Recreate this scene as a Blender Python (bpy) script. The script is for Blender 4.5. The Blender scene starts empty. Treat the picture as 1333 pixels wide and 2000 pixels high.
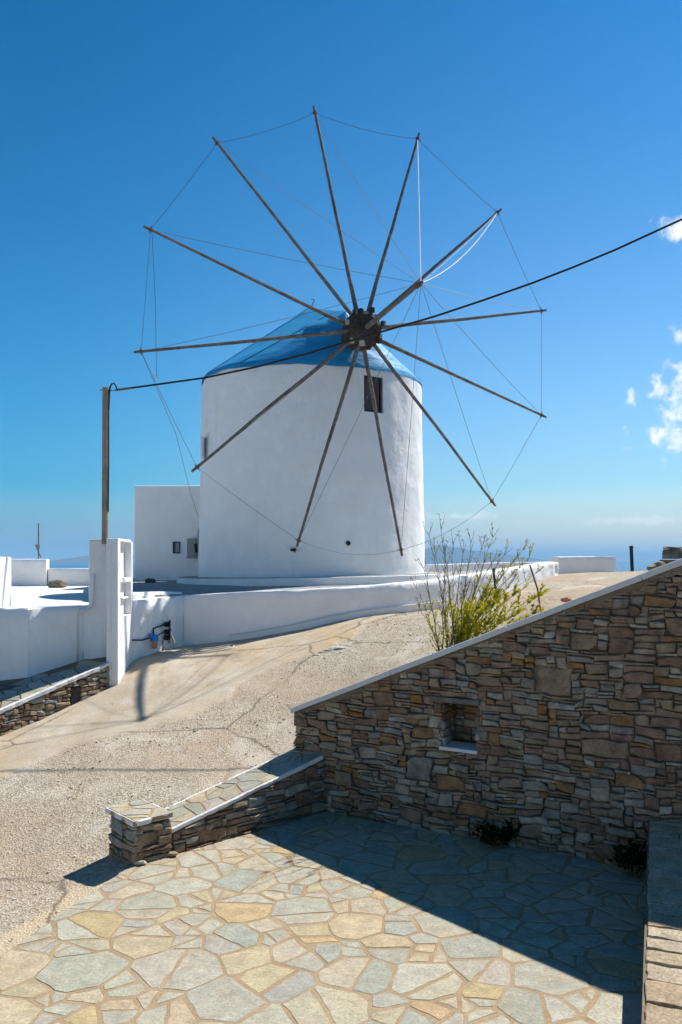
import bpy, bmesh, math, random
import numpy as np
from mathutils import Vector, Matrix, noise as mnoise

S = bpy.context.scene
COL = S.collection
R = math.radians

# ------------------------------------------------------------------ camera, sky, sun, exposure
EYE = 3.0                      # eye height above the paved terrace (z = 0)
F = 1555.0                     # focal length in photo pixels (28 mm on a 24 x 36 frame)
cam = bpy.data.cameras.new('camera')
cam.sensor_fit = 'VERTICAL'; cam.sensor_height = 36.0; cam.sensor_width = 24.0
cam.lens = 28.0; cam.shift_y = 0.047
cam.clip_start = 0.05; cam.clip_end = 120000.0
camo = bpy.data.objects.new('camera', cam); COL.objects.link(camo)
camo.location = (0, 0, EYE); camo.rotation_euler = (R(90), 0, 0)
S.camera = camo

SUN = Vector((0.575, 0.512, 1.0)).normalized()       # towards the sun
sun_el = math.asin(SUN.z); sun_az = math.atan2(SUN.x, SUN.y)

S.view_settings.view_transform = 'Standard'
S.view_settings.look = 'None'
S.view_settings.exposure = 0.50
S.view_settings.gamma = 1.0
S.view_settings.use_curve_mapping = False

W = bpy.data.worlds.new('World'); S.world = W; W.use_nodes = True
wn, wl = W.node_tree.nodes, W.node_tree.links
wn.clear()
def N(nodes, typ, **kw):
    n = nodes.new(typ)
    for k, v in kw.items(): setattr(n, k, v)
    return n
w_out = N(wn, 'ShaderNodeOutputWorld'); w_bg = N(wn, 'ShaderNodeBackground')
w_bg.inputs['Strength'].default_value = 0.085
SKY_K, SKY_G, SKY_S, SKY_H, SKY_V = .10, 1.6, 2.35, .488, 14.3
AIR_K, AIR_F, AIR_A, AIR_B = 4.7, 1.0, (0.9, 2.9, 5.3, 1), (6.0, 6.6, 7.3, 1)
sky = N(wn, 'ShaderNodeTexSky', sky_type='NISHITA')
sky.sun_disc = False; sky.sun_elevation = sun_el; sky.sun_rotation = sun_az
sky.altitude = 120.0; sky.air_density = 1.0; sky.dust_density = 0.4; sky.ozone_density = 1.5
sky_scale = N(wn, 'ShaderNodeMix', data_type='RGBA', blend_type='MULTIPLY'); sky_scale.inputs['Factor'].default_value = 1.0
sky_scale.inputs['B'].default_value = (SKY_K, SKY_K, SKY_K, 1)
gm = N(wn, 'ShaderNodeGamma'); gm.inputs['Gamma'].default_value = SKY_G
wl.new(sky.outputs[0], sky_scale.inputs['A']); wl.new(sky_scale.outputs['Result'], gm.inputs['Color'])
hs = N(wn, 'ShaderNodeHueSaturation'); hs.inputs['Saturation'].default_value = SKY_S; hs.inputs['Hue'].default_value = SKY_H
hs.inputs['Value'].default_value = SKY_V
wl.new(gm.outputs[0], hs.inputs['Color'])
# clouds: small cumulus laid out by compass bearing and height above the horizon
tc = N(wn, 'ShaderNodeTexCoord'); sep = N(wn, 'ShaderNodeSeparateXYZ')
wl.new(tc.outputs['Generated'], sep.inputs[0])
def wmath(op, a, b=None, c=None):
    m = N(wn, 'ShaderNodeMath', operation=op)
    for i, v in enumerate((a, b, c)):
        if v is None: continue
        if isinstance(v, (int, float)): m.inputs[i].default_value = v
        else: wl.new(v, m.inputs[i])
    return m.outputs[0]
# pale air low over the sea, the same all round the horizon
el = wmath('ARCSINE', sep.outputs[2])
low = wmath('POWER', 2.718, wmath('MULTIPLY', wmath('ABSOLUTE', el), -AIR_K))
dp = N(wn, 'ShaderNodeVectorMath', operation='DOT_PRODUCT'); dp.inputs[1].default_value = (math.sin(sun_az), math.cos(sun_az), 0)
wl.new(tc.outputs['Generated'], dp.inputs[0])
toward = wmath('ABSOLUTE', dp.outputs['Value'])
tw_f = N(wn, 'ShaderNodeMapRange', interpolation_type='SMOOTHSTEP')           # palest towards and opposite the sun, deepest at right angles to it
tw_f.inputs['From Min'].default_value = 0.28; tw_f.inputs['From Max'].default_value = 1.0
wl.new(toward, tw_f.inputs['Value'])
airc = N(wn, 'ShaderNodeMix', data_type='RGBA'); airc.inputs['A'].default_value = AIR_A; airc.inputs['B'].default_value = AIR_B
wl.new(tw_f.outputs[0], airc.inputs['Factor'])
air = N(wn, 'ShaderNodeMix', data_type='RGBA')
wl.new(airc.outputs['Result'], air.inputs['B'])
wl.new(wmath('MULTIPLY', low, AIR_F), air.inputs['Factor']); wl.new(hs.outputs[0], air.inputs['A'])
az = wmath('ARCTAN2', sep.outputs[0], sep.outputs[1])
comb = N(wn, 'ShaderNodeCombineXYZ'); wl.new(az, comb.inputs[0]); wl.new(el, comb.inputs[1])
nz = N(wn, 'ShaderNodeTexNoise'); nz.inputs['Scale'].default_value = 34.0
nz.inputs['Detail'].default_value = 6.0; nz.inputs['Roughness'].default_value = 0.62
nz.inputs['Distortion'].default_value = 0.35
wl.new(comb.outputs[0], nz.inputs['Vector'])
CLOUDS = [  # bearing and elevation in photo pixels from straight ahead, half sizes, density
    (1328, 446, 90, 40, 1.0), (1346, 652, 70, 44, .95), (1338, 768, 124, 80, 1.0), (1322, 846, 126, 70, 1.0),
    (1600, 760, 240, 130, 1.0), (920, 1008, 190, 16, .40), (1250, 1016, 170, 12, .42), (-900, 960, 300, 36, .6)]
total = None
for (u, v, ru, rv, dn) in CLOUDS:
    a0 = math.atan((u - 666.5) / F); e0 = math.atan((1094 - v) / F * math.cos(a0))
    da = wmath('DIVIDE', wmath('SUBTRACT', az, a0), ru / F * math.cos(a0) ** 2)
    de = wmath('DIVIDE', wmath('SUBTRACT', el, e0), rv / F)
    r2 = wmath('SQRT', wmath('ADD', wmath('MULTIPLY', da, da), wmath('MULTIPLY', de, de)))
    f = wmath('MULTIPLY_ADD', nz.outputs[0], 3.0, wmath('SUBTRACT', -0.86, r2))
    sm = N(wn, 'ShaderNodeMapRange', interpolation_type='SMOOTHSTEP')
    sm.inputs['From Min'].default_value = 0.0; sm.inputs['From Max'].default_value = 0.75
    sm.inputs['To Max'].default_value = dn
    wl.new(f, sm.inputs['Value'])
    total = sm.outputs[0] if total is None else wmath('MAXIMUM', total, sm.outputs[0])
cmix = N(wn, 'ShaderNodeMix', data_type='RGBA')
cmix.inputs['B'].default_value = (9.6, 9.7, 9.8, 1)
wl.new(total, cmix.inputs['Factor']); wl.new(air.outputs['Result'], cmix.inputs['A'])
wl.new(cmix.outputs['Result'], w_bg.inputs['Color'])
wl.new(w_bg.outputs[0], w_out.inputs[0])

sl = bpy.data.lights.new('sun', 'SUN'); sl.energy = 5.0; sl.angle = R(0.53); sl.color = (1.0, 0.97, 0.915)
slo = bpy.data.objects.new('sun', sl); COL.objects.link(slo)
slo.location = (12, 12, 30)
slo.rotation_euler = SUN.to_track_quat('Z', 'Y').to_euler()

S.cycles.max_bounces = 6; S.cycles.diffuse_bounces = 4; S.cycles.glossy_bounces = 3
S.cycles.transmission_bounces = 2; S.cycles.volume_bounces = 0; S.cycles.transparent_max_bounces = 6
S.cycles.use_denoising = True
S.cycles.use_adaptive_sampling = True; S.cycles.adaptive_threshold = 0.025; S.cycles.adaptive_min_samples = 12
S.cycles.use_light_tree = False
W.cycles.sampling_method = 'MANUAL'; W.cycles.sample_map_resolution = 512

# ------------------------------------------------------------------ helpers
def P(u, v, Y):
    """the point that lies Y metres ahead and is seen at photo pixel (u, v)"""
    return Vector(((u - 666.5) / F * Y, Y, EYE + (1094.0 - v) / F * Y))

def tag(o, label=None, cat=None, group=None, kind=None):
    if label: o['label'] = label
    if cat: o['category'] = cat
    if group: o['group'] = group
    if kind: o['kind'] = kind
    return o

def empty(name, loc, label=None, cat=None, group=None, kind=None):
    o = bpy.data.objects.new(name, None); COL.objects.link(o); o.location = loc
    o.empty_display_size = 0.2
    return tag(o, label, cat, group, kind)

def put(o, parent):
    o.parent = parent
    o.matrix_parent_inverse = Matrix.Translation(-parent_world(parent))
    return o
def parent_world(p):
    v = Vector(p.location)
    while p.parent is not None:
        p = p.parent; v = Vector(p.location) if False else v
    return v

class MB:
    def __init__(self): self.v = []; self.f = []; self.t = []
    def add(self, vs, fs, tint=None):
        b = len(self.v); self.v.extend([tuple(x) for x in vs]); self.f.extend([tuple(i + b for i in q) for q in fs])
        self.t.extend([tint or (.5, .5, .5)] * len(vs)); return self
    def box(self, c, s, rz=0.0, tilt=None):
        m = Matrix.Rotation(rz, 3, 'Z')
        if tilt is not None: m = tilt
        vs = [Vector(c) + m @ Vector((x * s[0] / 2, y * s[1] / 2, z * s[2] / 2)) for x in (-1, 1) for y in (-1, 1) for z in (-1, 1)]
        return self.add(vs, [(0, 1, 3, 2), (4, 6, 7, 5), (0, 4, 5, 1), (2, 3, 7, 6), (0, 2, 6, 4), (1, 5, 7, 3)])
    def prism(self, pts, z0, z1):
        n = len(pts); z0f = z0 if callable(z0) else (lambda x, y: z0); z1f = z1 if callable(z1) else (lambda x, y: z1)
        vs = [(x, y, z0f(x, y)) for x, y in pts] + [(x, y, z1f(x, y)) for x, y in pts]
        fs = [tuple(range(n - 1, -1, -1)), tuple(range(n, 2 * n))] + [(i, (i + 1) % n, n + (i + 1) % n, n + i) for i in range(n)]
        return self.add(vs, fs)
    def tube(self, pts, rad, n=8, caps=True):
        pts = [Vector(p) for p in pts]
        rs = rad if isinstance(rad, (list, tuple)) else [rad] * len(pts)
        T0 = (pts[1] - pts[0]).normalized()
        up = Vector((0, 0, 1)) if abs(T0.z) < .9 else Vector((1, 0, 0))
        A = T0.cross(up).normalized(); vs = []; fs = []
        for i, p in enumerate(pts):
            T = (pts[min(i + 1, len(pts) - 1)] - pts[max(i - 1, 0)]).normalized()
            A = (A - T * A.dot(T)).normalized(); B = T.cross(A)
            for k in range(n):
                a = 2 * math.pi * k / n
                vs.append(p + (A * math.cos(a) + B * math.sin(a)) * rs[i])
        for i in range(len(pts) - 1):
            for k in range(n):
                fs.append((i * n + k, i * n + (k + 1) % n, (i + 1) * n + (k + 1) % n, (i + 1) * n + k))
        if caps:
            fs.append(tuple(range(n - 1, -1, -1))); fs.append(tuple((len(pts) - 1) * n + k for k in range(n)))
        return self.add(vs, fs)
    def mesh(self, name, tint=False, smooth=False):
        m = bpy.data.meshes.new(name); m.from_pydata(self.v, [], self.f)
        if tint:
            ca = m.color_attributes.new('tint', 'FLOAT_COLOR', 'POINT')
            ca.data.foreach_set('color', np.array([c + (1.0,) for c in self.t], dtype=np.float32).ravel())
        if smooth: m.shade_smooth()
        m.update(); return m
    def build(self, name, mat, parent=None, tint=False, smooth=False, bevel=0.0, kind=None):
        m = self.mesh(name, tint, smooth); m.materials.append(mat)
        o = bpy.data.objects.new(name, m); COL.objects.link(o)
        if bevel:
            b = o.modifiers.new('bevel', 'BEVEL'); b.width = bevel; b.segments = 2; b.limit_method = 'ANGLE'
        if parent is not None: put(o, parent)
        if kind: o['kind'] = kind
        return o

def fix_normals(o):
    bm = bmesh.new(); bm.from_mesh(o.data); bmesh.ops.recalc_face_normals(bm, faces=bm.faces); bm.to_mesh(o.data); bm.free()

def sag(a, b, s, n=10):
    a, b = Vector(a), Vector(b)
    return [a.lerp(b, i / n) - Vector((0, 0, s * 4 * (i / n) * (1 - i / n))) for i in range(n + 1)]

# ------------------------------------------------------------------ materials
def new_mat(name, rough=0.8, spec=0.3):
    m = bpy.data.materials.new(name); m.use_nodes = True
    nt = m.node_tree; b = nt.nodes['Principled BSDF']
    b.inputs['Roughness'].default_value = rough
    b.inputs['Specular IOR Level'].default_value = spec
    return m, nt.nodes, nt.links, b
def tex(nodes, links, scale, detail=5, rough=.55, coords=None, dist=0.0, typ='ShaderNodeTexNoise'):
    n = nodes.new(typ); n.inputs['Scale'].default_value = scale
    if typ == 'ShaderNodeTexNoise':
        n.inputs['Detail'].default_value = detail; n.inputs['Roughness'].default_value = rough; n.inputs['Distortion'].default_value = dist
    if coords is not None: links.new(coords, n.inputs['Vector'])
    return n
def pos(nodes, links, scale=(1, 1, 1)):
    g = nodes.new('ShaderNodeNewGeometry'); m = nodes.new('ShaderNodeMapping'); m.inputs['Scale'].default_value = scale
    links.new(g.outputs['Position'], m.inputs['Vector']); return m.outputs[0]
def ramp(nodes, links, fac, stops):
    r = nodes.new('ShaderNodeValToRGB'); links.new(fac, r.inputs[0])
    el_ = r.color_ramp.elements
    while len(el_) < len(stops): el_.new(.5)
    for e, (p, c) in zip(el_, stops):
        e.position = p; e.color = (c, c, c, 1) if isinstance(c, (int, float)) else (*c, 1)
    return r.outputs[0]
def mix(nodes, links, a, b, fac, mode='MIX'):
    m = nodes.new('ShaderNodeMix'); m.data_type = 'RGBA'; m.blend_type = mode
    for key, v in (('A', a), ('B', b)):
        if isinstance(v, tuple): m.inputs[key].default_value = (*v, 1) if len(v) == 3 else v
        else: links.new(v, m.inputs[key])
    if isinstance(fac, (int, float)): m.inputs['Factor'].default_value = fac
    else: links.new(fac, m.inputs['Factor'])
    return m.outputs['Result']
def bump(nodes, links, b, h, strength, dist, prev=None):
    n = nodes.new('ShaderNodeBump'); n.inputs['Strength'].default_value = strength; n.inputs['Distance'].default_value = dist
    links.new(h, n.inputs['Height'])
    if prev is not None: links.new(prev, n.inputs['Normal'])
    links.new(n.outputs[0], b.inputs['Normal']); return n.outputs[0]

def plaster(name, col=(.80, .80, .81), lump=.5, stain=.25, streak=False):
    m, n, l, b = new_mat(name, .85, .2); p = pos(n, l)
    big = tex(n, l, 2.2, 4, .5, p); fine = tex(n, l, 26, 5, .6, p); st = tex(n, l, 1.3, 8, .65, pos(n, l, (1, 1, .45)))
    c = mix(n, l, col, (col[0] * .93, col[1] * .92, col[2] * .90), ramp(n, l, big.outputs[0], [(.35, 0.), (.7, 1.)]))
    c = mix(n, l, c, (.55, .51, .45), ramp(n, l, st.outputs[0], [(.60, 0.), (.80, stain)]))
    # lime patches brushed on over the years, and hairline cracks
    pt = tex(n, l, 3.3, 2, .4, pos(n, l, (1, 1, .8)), .6)
    c = mix(n, l, c, tuple(x * .955 for x in col), ramp(n, l, pt.outputs[0], [(.50, 0.), (.515, .8), (.60, .8), (.62, 0.)]))
    if streak:
        sk_ = tex(n, l, 5.5, 6, .6, pos(n, l, (1, 1, .10)))
        c = mix(n, l, c, (.60, .565, .51), ramp(n, l, sk_.outputs[0], [(.58, 0.), (.78, .32)]))
    wv = mix(n, l, p, fine.outputs['Color'], .05)
    ck = n.new('ShaderNodeTexVoronoi'); ck.feature = 'DISTANCE_TO_EDGE'; ck.inputs['Scale'].default_value = .8; l.new(wv, ck.inputs['Vector'])
    ckm = mix(n, l, ramp(n, l, ck.outputs['Distance'], [(.0, .30), (.006, 0.)]), ramp(n, l, st.outputs[0], [(.52, 0.), (.60, 1.)]), 1.0, 'MULTIPLY')
    c = mix(n, l, c, (.42, .39, .35), ckm)
    l.new(c, b.inputs['Base Color'])
    tr = tex(n, l, 8, 3, .5, pos(n, l, (1, 1, .6)), 1.2)
    k = bump(n, l, b, big.outputs[0], lump, .06); k = bump(n, l, b, tr.outputs[0], lump * .55, .018, k); bump(n, l, b, fine.outputs[0], .35, .006, k)
    return m
def plain(name, col, rough=.6, var=.25, scale=14, metal=0.0, bmp=.15, spec=.3):
    m, n, l, b = new_mat(name, rough, spec); t = tex(n, l, scale, 5, .6, pos(n, l))
    c = mix(n, l, tuple(x * (1 - var) for x in col), tuple(min(1, x * (1 + var)) for x in col), t.outputs[0])
    l.new(c, b.inputs['Base Color']); b.inputs['Metallic'].default_value = metal
    if bmp: bump(n, l, b, t.outputs[0], bmp, .01)
    return m
def wood(name, dark, light, along=(1, 1, 1)):
    m, n, l, b = new_mat(name, .8, .25); g = tex(n, l, 9, 7, .65, pos(n, l, along)); s = tex(n, l, 2.5, 3, .5, pos(n, l))
    c = mix(n, l, dark, light, ramp(n, l, g.outputs[0], [(.3, 0.), (.7, 1.)]))
    c = mix(n, l, c, tuple(x * .55 for x in dark), ramp(n, l, s.outputs[0], [(.5, 0.), (.75, .6)]))
    l.new(c, b.inputs['Base Color']); bump(n, l, b, g.outputs[0], .5, .012); return m
def tinted(name, rough=.85, fine=.8, patch=.35, rust=(.27, .145, .07), rust_amt=.35, strata=None, bscale=28, bstr=.6, vein=0.0):
    m, n, l, b = new_mat(name, rough, .25)
    a = n.new('ShaderNodeAttribute'); a.attribute_name = 'tint'
    p = pos(n, l); ps = pos(n, l, strata or (1, 1, 1))
    t1 = tex(n, l, 7, 6, .62, p); t2 = tex(n, l, bscale, 6, .65, ps); t3 = tex(n, l, 3.2, 5, .6, p)
    c = mix(n, l, a.outputs['Color'], rust, ramp(n, l, t3.outputs[0], [(.52, 0.), (.72, rust_amt)]))
    c = mix(n, l, c, ramp(n, l, t1.outputs[0], [(.3, 1 - patch), (.7, 1 + patch * .4)]), 1.0, 'MULTIPLY')
    c = mix(n, l, c, ramp(n, l, t2.outputs[0], [(.28, 1 - fine * .5), (.62, 1.0), (.8, 1.12)]), 1.0, 'MULTIPLY')
    k = bump(n, l, b, t1.outputs[0], .5, .02)
    if vein:
        vn = tex(n, l, 4.5, 8, .7, pos(n, l, (1, 2.6, 1)), 1.6); sp = tex(n, l, 95, 3, .6, p)
        vm = ramp(n, l, vn.outputs[0], [(.475, 0.), (.497, vein), (.503, vein), (.525, 0.)])
        c = mix(n, l, c, (.20, .165, .115), vm)
        c = mix(n, l, c, ramp(n, l, sp.outputs[0], [(.26, .62), (.42, 1.0), (.7, 1.06)]), 1.0, 'MULTIPLY')
        k = bump(n, l, b, vn.outputs[0], .35, .010, k)
    l.new(c, b.inputs['Base Color'])
    bump(n, l, b, t2.outputs[0], bstr, .008, k)
    return m

M = {}
M['tower'] = plaster('tower_plaster', (.88, .86, .845), .6, .10, streak=True)
M['white'] = plaster('white_plaster', (.87, .85, .835), .7, .20)
M['rough_white'] = plaster('rough_white_plaster', (.87, .85, .83), 1.0, .40)
M['house'] = plaster('house_plaster', (.87, .85, .84), .15, .06)
M['edge'] = plaster('painted_edge', (.70, .685, .66), .9, .75)
M['floor_white'] = plaster('whitewashed_floor', (.74, .72, .67), .3, .4)
M['wall_stone'] = tinted('wall_stone', fine=1.15, patch=.5, rust_amt=.42, strata=(2, 2, 7), bscale=15, bstr=1.0)
M['flag'] = tinted('flagstone', rough=.75, fine=.55, patch=.24, rust=(.44, .32, .17), rust_amt=.45, bscale=40, bstr=.6, vein=.45)
M['ledge_stone'] = tinted('ledge_stone', rough=.9, fine=1.0, patch=.3, rust=(.42, .30, .17), rust_amt=.4, bscale=45, bstr=1.0)
M['spoke'] = wood('spoke_wood', (.095, .083, .074), (.25, .225, .20))
M['hub'] = wood('hub_wood', (.030, .022, .018), (.10, .075, .058))
M['pole'] = wood('pole_wood', (.27, .19, .125), (.46, .36, .265), (6, 6, .7))
M['shutter'] = wood('shutter_wood', (.060, .052, .055), (.12, .105, .11), (8, 8, 1))
M['dark_frame'] = plain('dark_green_frame', (.014, .030, .036), .5)
M['blue_frame'] = plain('blue_frame', (.018, .042, .085), .5)
M['wire'] = plain('steel_wire', (.16, .15, .15), .55, .2)
M['rope_white'] = plain('white_rope', (.82, .80, .78), .8, .1)
M['rust_tie'] = plain('rope_binding', (.16, .085, .05), .9)
M['cable'] = plain('black_cable', (.012, .012, .015), .5, .2)
M['black'] = plain('black_plastic', (.012, .013, .015), .45, .2)
M['grey_box'] = plain('grey_green_metal', (.27, .28, .27), .5, .12)
M['steel'] = plain('dull_steel', (.25, .26, .26), .45, .2, metal=.6)
M['blue_plastic'] = plain('blue_plastic', (.02, .19, .52), .35, .15)
M['amber'] = plain('copper_bowl', (.42, .19, .10), .35, .2)
M['hose'] = plain('garden_hose', (.42, .38, .30), .5, .15)
M['pipe_white'] = plain('painted_conduit', (.66, .66, .68), .6, .08)
M['terracotta'] = plain('terracotta', (.42, .16, .08), .8, .3)
M['slate'] = None
def mortar_mat(name, c0, c1, bs=.7):
    m, n, l, b = new_mat(name, .95, .15); p = pos(n, l)
    t1 = tex(n, l, 4, 6, .6, p); t2 = tex(n, l, 55, 5, .7, p)
    c = mix(n, l, c0, c1, ramp(n, l, t1.outputs[0], [(.3, 0.), (.7, 1.)]))
    c = mix(n, l, c, ramp(n, l, t2.outputs[0], [(.3, .72), (.65, 1.08)]), 1.0, 'MULTIPLY')
    l.new(c, b.inputs['Base Color']); bump(n, l, b, t2.outputs[0], bs, .008); return m
M['mortar'] = mortar_mat('tan_mortar', (.31, .215, .12), (.41, .31, .195))
M['wall_mortar'] = mortar_mat('wall_mortar', (.15, .12, .085), (.27, .215, .15))
M['warm_mortar'] = mortar_mat('warm_mortar', (.17, .12, .08), (.27, .20, .14))
M['coping'] = plaster('coping_cement', (.62, .61, .60), .6, .35)
M['slate'] = mortar_mat('grey_paving', (.28, .28, .265), (.42, .40, .34), .4)

def road_mat():
    m, n, l, b = new_mat('worn_road', .95, .15); p = pos(n, l)
    zone = tex(n, l, .33, 5, .55, p, .5); mid = tex(n, l, 1.7, 7, .62, p); grit = tex(n, l, 80, 5, .75, p)
    vor = tex(n, l, 46, coords=p, typ='ShaderNodeTexVoronoi')
    vor2 = tex(n, l, 20, coords=p, typ='ShaderNodeTexVoronoi')
    att = n.new('ShaderNodeAttribute'); att.attribute_name = 'concrete'; ats = n.new('ShaderNodeAttribute'); ats.attribute_name = 'sand'
    smooth_c = mix(n, l, (.43, .345, .24), (.55, .47, .36), ramp(n, l, mid.outputs[0], [(.3, 0.), (.7, 1.)]))
    smooth_c = mix(n, l, smooth_c, (.50, .34, .17), ramp(n, l, zone.outputs[0], [(.48, 0.), (.68, .6)]))
    grav = mix(n, l, (.27, .215, .145), (.54, .475, .375), ramp(n, l, vor.outputs['Color'], [(.2, 0.), (.8, 1.)]))
    grav = mix(n, l, grav, (.66, .585, .49), ramp(n, l, vor2.outputs['Distance'], [(.10, .55), (.28, 0.)]))
    grav = mix(n, l, grav, (.40, .29, .19), ramp(n, l, zone.outputs[0], [(.40, .65), (.62, 0.)]))
    g = n.new('ShaderNodeMath'); g.operation = 'SUBTRACT'; g.inputs[0].default_value = 1.0; l.new(att.outputs['Fac'], g.inputs[1]); g = g.outputs[0]
    c = mix(n, l, smooth_c, grav, g)
    c = mix(n, l, c, mix(n, l, (.50, .38, .24), (.58, .47, .33), mid.outputs[0]), ats.outputs['Fac'])
    c = mix(n, l, c, ramp(n, l, grit.outputs[0], [(.3, .76), (.62, 1.06)]), 1.0, 'MULTIPLY')
    # older patches, stains and wheel dust
    pa = tex(n, l, .9, 6, .6, pos(n, l, (1.2, .7, 1)), .8)
    c = mix(n, l, c, (.60, .53, .435), ramp(n, l, pa.outputs[0], [(.54, 0.), (.64, .40), (.78, .40)]))
    c = mix(n, l, c, (.27, .205, .145), ramp(n, l, pa.outputs[0], [(.28, .6), (.42, 0.)]))
    # cracks and old joints
    wz_ = tex(n, l, 1.1, 6, .65, p); wp = mix(n, l, mix(n, l, p, mid.outputs['Color'], .06), wz_.outputs['Color'], .30)
    cr = n.new('ShaderNodeTexVoronoi'); cr.feature = 'DISTANCE_TO_EDGE'; cr.inputs['Scale'].default_value = .46; l.new(wp, cr.inputs['Vector'])
    crm = ramp(n, l, cr.outputs['Distance'], [(.0, 1.), (.010, 0.)])
    brk = ramp(n, l, zone.outputs[0], [(.42, 0.), (.48, .85)])
    c = mix(n, l, c, (.13, .10, .07), mix(n, l, crm, brk, 1.0, 'MULTIPLY'))
    l.new(c, b.inputs['Base Color'])
    hgt = mix(n, l, grit.outputs[0], vor.outputs['Distance'], g)
    k = bump(n, l, b, mid.outputs[0], .5, .04); bump(n, l, b, hgt, .75, .013, k)
    return m
M['road'] = road_mat()

def roof_mat():
    m, n, l, b = new_mat('blue_roof_paint', .55, .3); p = pos(n, l)
    t = tex(n, l, 1.6, 6, .6, pos(n, l, (1, 1, 3))); f = tex(n, l, 12, 5, .6, p); s = tex(n, l, 5, 8, .7, pos(n, l, (1, 1, 5)))
    c = mix(n, l, (.010, .225, .47), (.030, .33, .60), ramp(n, l, t.outputs[0], [(.3, 0.), (.7, 1.)]))
    c = mix(n, l, c, (.24, .50, .64), ramp(n, l, s.outputs[0], [(.55, 0.), (.76, .50)]))
    l.new(c, b.inputs['Base Color']); k = bump(n, l, b, t.outputs[0], .6, .05); bump(n, l, b, f.outputs[0], .3, .01, k); return m
M['roof'] = roof_mat()

def sea_mat():
    m, n, l, b = new_mat('sea_water', .25, .5)
    b.inputs['Base Color'].default_value = (.008, .085, .19, 1)
    t = tex(n, l, .02, 6, .6, pos(n, l)); bump(n, l, b, t.outputs[0], .25, 6.0); b.inputs['IOR'].default_value = 1.33; return m
M['sea'] = sea_mat()
M['hill'] = plain('far_island_rock', (.065, .068, .058), .95, .3, .002, bmp=0)
M['leaf'] = plain('yellow_green_leaf', (.22, .24, .022), .6, .5, 9, bmp=0)
M['shaded_leaf'] = plain('shade_darkened_leaf', (.030, .055, .018), .7, .4, 9, bmp=0)
M['stem'] = plain('brown_green_stem', (.15, .12, .05), .8, .4, 12, bmp=0)
M['pebble'] = tinted('pebble', fine=.4, patch=.2, rust_amt=.2)
def leaf_mat(name, c0, c1):
    m = bpy.data.materials.new(name); m.use_nodes = True; n, l = m.node_tree.nodes, m.node_tree.links; n.clear()
    o = n.new('ShaderNodeOutputMaterial'); d = n.new('ShaderNodeBsdfDiffuse'); t = n.new('ShaderNodeBsdfTranslucent'); x = n.new('ShaderNodeMixShader')
    tx = tex(n, l, 11, 3, .5, pos(n, l)); c = mix(n, l, c0, c1, ramp(n, l, tx.outputs[0], [(.3, 0.), (.7, 1.)]))
    l.new(c, d.inputs[0]); l.new(c, t.inputs[0]); x.inputs[0].default_value = .45
    l.new(d.outputs[0], x.inputs[1]); l.new(t.outputs[0], x.inputs[2]); l.new(x.outputs[0], o.inputs[0]); return m
M['leaf'] = leaf_mat('yellow_green_leaf', (.38, .37, .016), (.62, .54, .04))
M['green_leaf'] = leaf_mat('green_leaf', (.04, .085, .018), (.08, .14, .03))
M['shaded_leaf'] = leaf_mat('shade_darkened_leaf', (.012, .022, .008), (.024, .042, .013))  # shade at the wall foot is put into this darkened leaf colour

# ------------------------------------------------------------------ plan of the place
Cn = Vector((-0.20, 9.50))                       # inner corner, low wall meets tall wall
TU = Vector((2.89, -1.67)).normalized()          # along the tall wall, to the right
TN = Vector((TU.y, -TU.x)); TN = TN if TN.y < 0 else -TN
LU = Vector((-1.53, -1.41)).normalized()         # along the low wall, towards its pillar
LN = Vector((.678, -.7355)).normalized()         # low wall face, towards the terrace
def tall_top(s):
    return 1.387 + .4116 * min(s, 4.5) + .05 * max(0, s - 4.5)
def low_top(s): return .68 - .197 * s

# ground heights: thin plate spline through levels read off the place
CTRL = np.array([
    (-2.4, 8.1, -.06), (-2.2, 7.5, -.05), (-2.65, 6.0, -.06), (-3.1, 4.5, -.07), (-3.5, 2.5, -.08), (-3.54, 8.27, -.22), (-6, 8, -.42), (-5.5, 12.84, .14),
    (-4.25, 14.6, .66), (-4.06, 15.5, .98), (-3.35, 17, 1.16), (-2, 16.8, 1.315), (.26, 17.2, 1.72), (2.3, 18.5, 1.89),
    (6.46, 24, 2.52), (8.7, 27, 2.58), (-.55, 9.95, .52), (.5, 9.5, .95), (1.3, 9.3, 1.5), (2.2, 8.8, 1.95), (3.2, 8.3, 2.35), (5, 9, 2.55),
    (3.9, 13, 2.22), (8, 16, 2.6), (0, 13, 1.12), (-9, 13, -.05), (-8, 6, -.7), (14, 27, 2.7), (10, 33, 2.35), (12, 20, 2.7), (10, 10, 2.8),
    (-3.6, 11.5, .33), (-1.6, 9.2, .28), (-2.0, 8.7, .12), (-12, 10, -.6), (-8, 2, -.8)])
def tps_fit(c):
    n = len(c); d = np.hypot(c[:, None, 0] - c[None, :, 0], c[:, None, 1] - c[None, :, 1])
    K = np.where(d > 0, d * d * np.log(d + 1e-12), 0) + np.eye(n) * .05
    Pm = np.c_[np.ones(n), c[:, :2]]; A = np.zeros((n + 3, n + 3)); A[:n, :n] = K; A[:n, n:] = Pm; A[n:, :n] = Pm.T
    return np.linalg.solve(A, np.r_[c[:, 2], 0, 0, 0])
TW = tps_fit(CTRL)
def road_z(x, y):
    x = np.asarray(x, float); y = np.asarray(y, float); n = len(CTRL)
    d = np.hypot(x[..., None] - CTRL[:, 0], y[..., None] - CTRL[:, 1])
    k = np.where(d > 1e-9, d * d * np.log(d + 1e-12), 0)
    return k @ TW[:n] + TW[n] + TW[n + 1] * x + TW[n + 2] * y
def gz(x, y): return float(road_z(np.array(x), np.array(y)))

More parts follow.
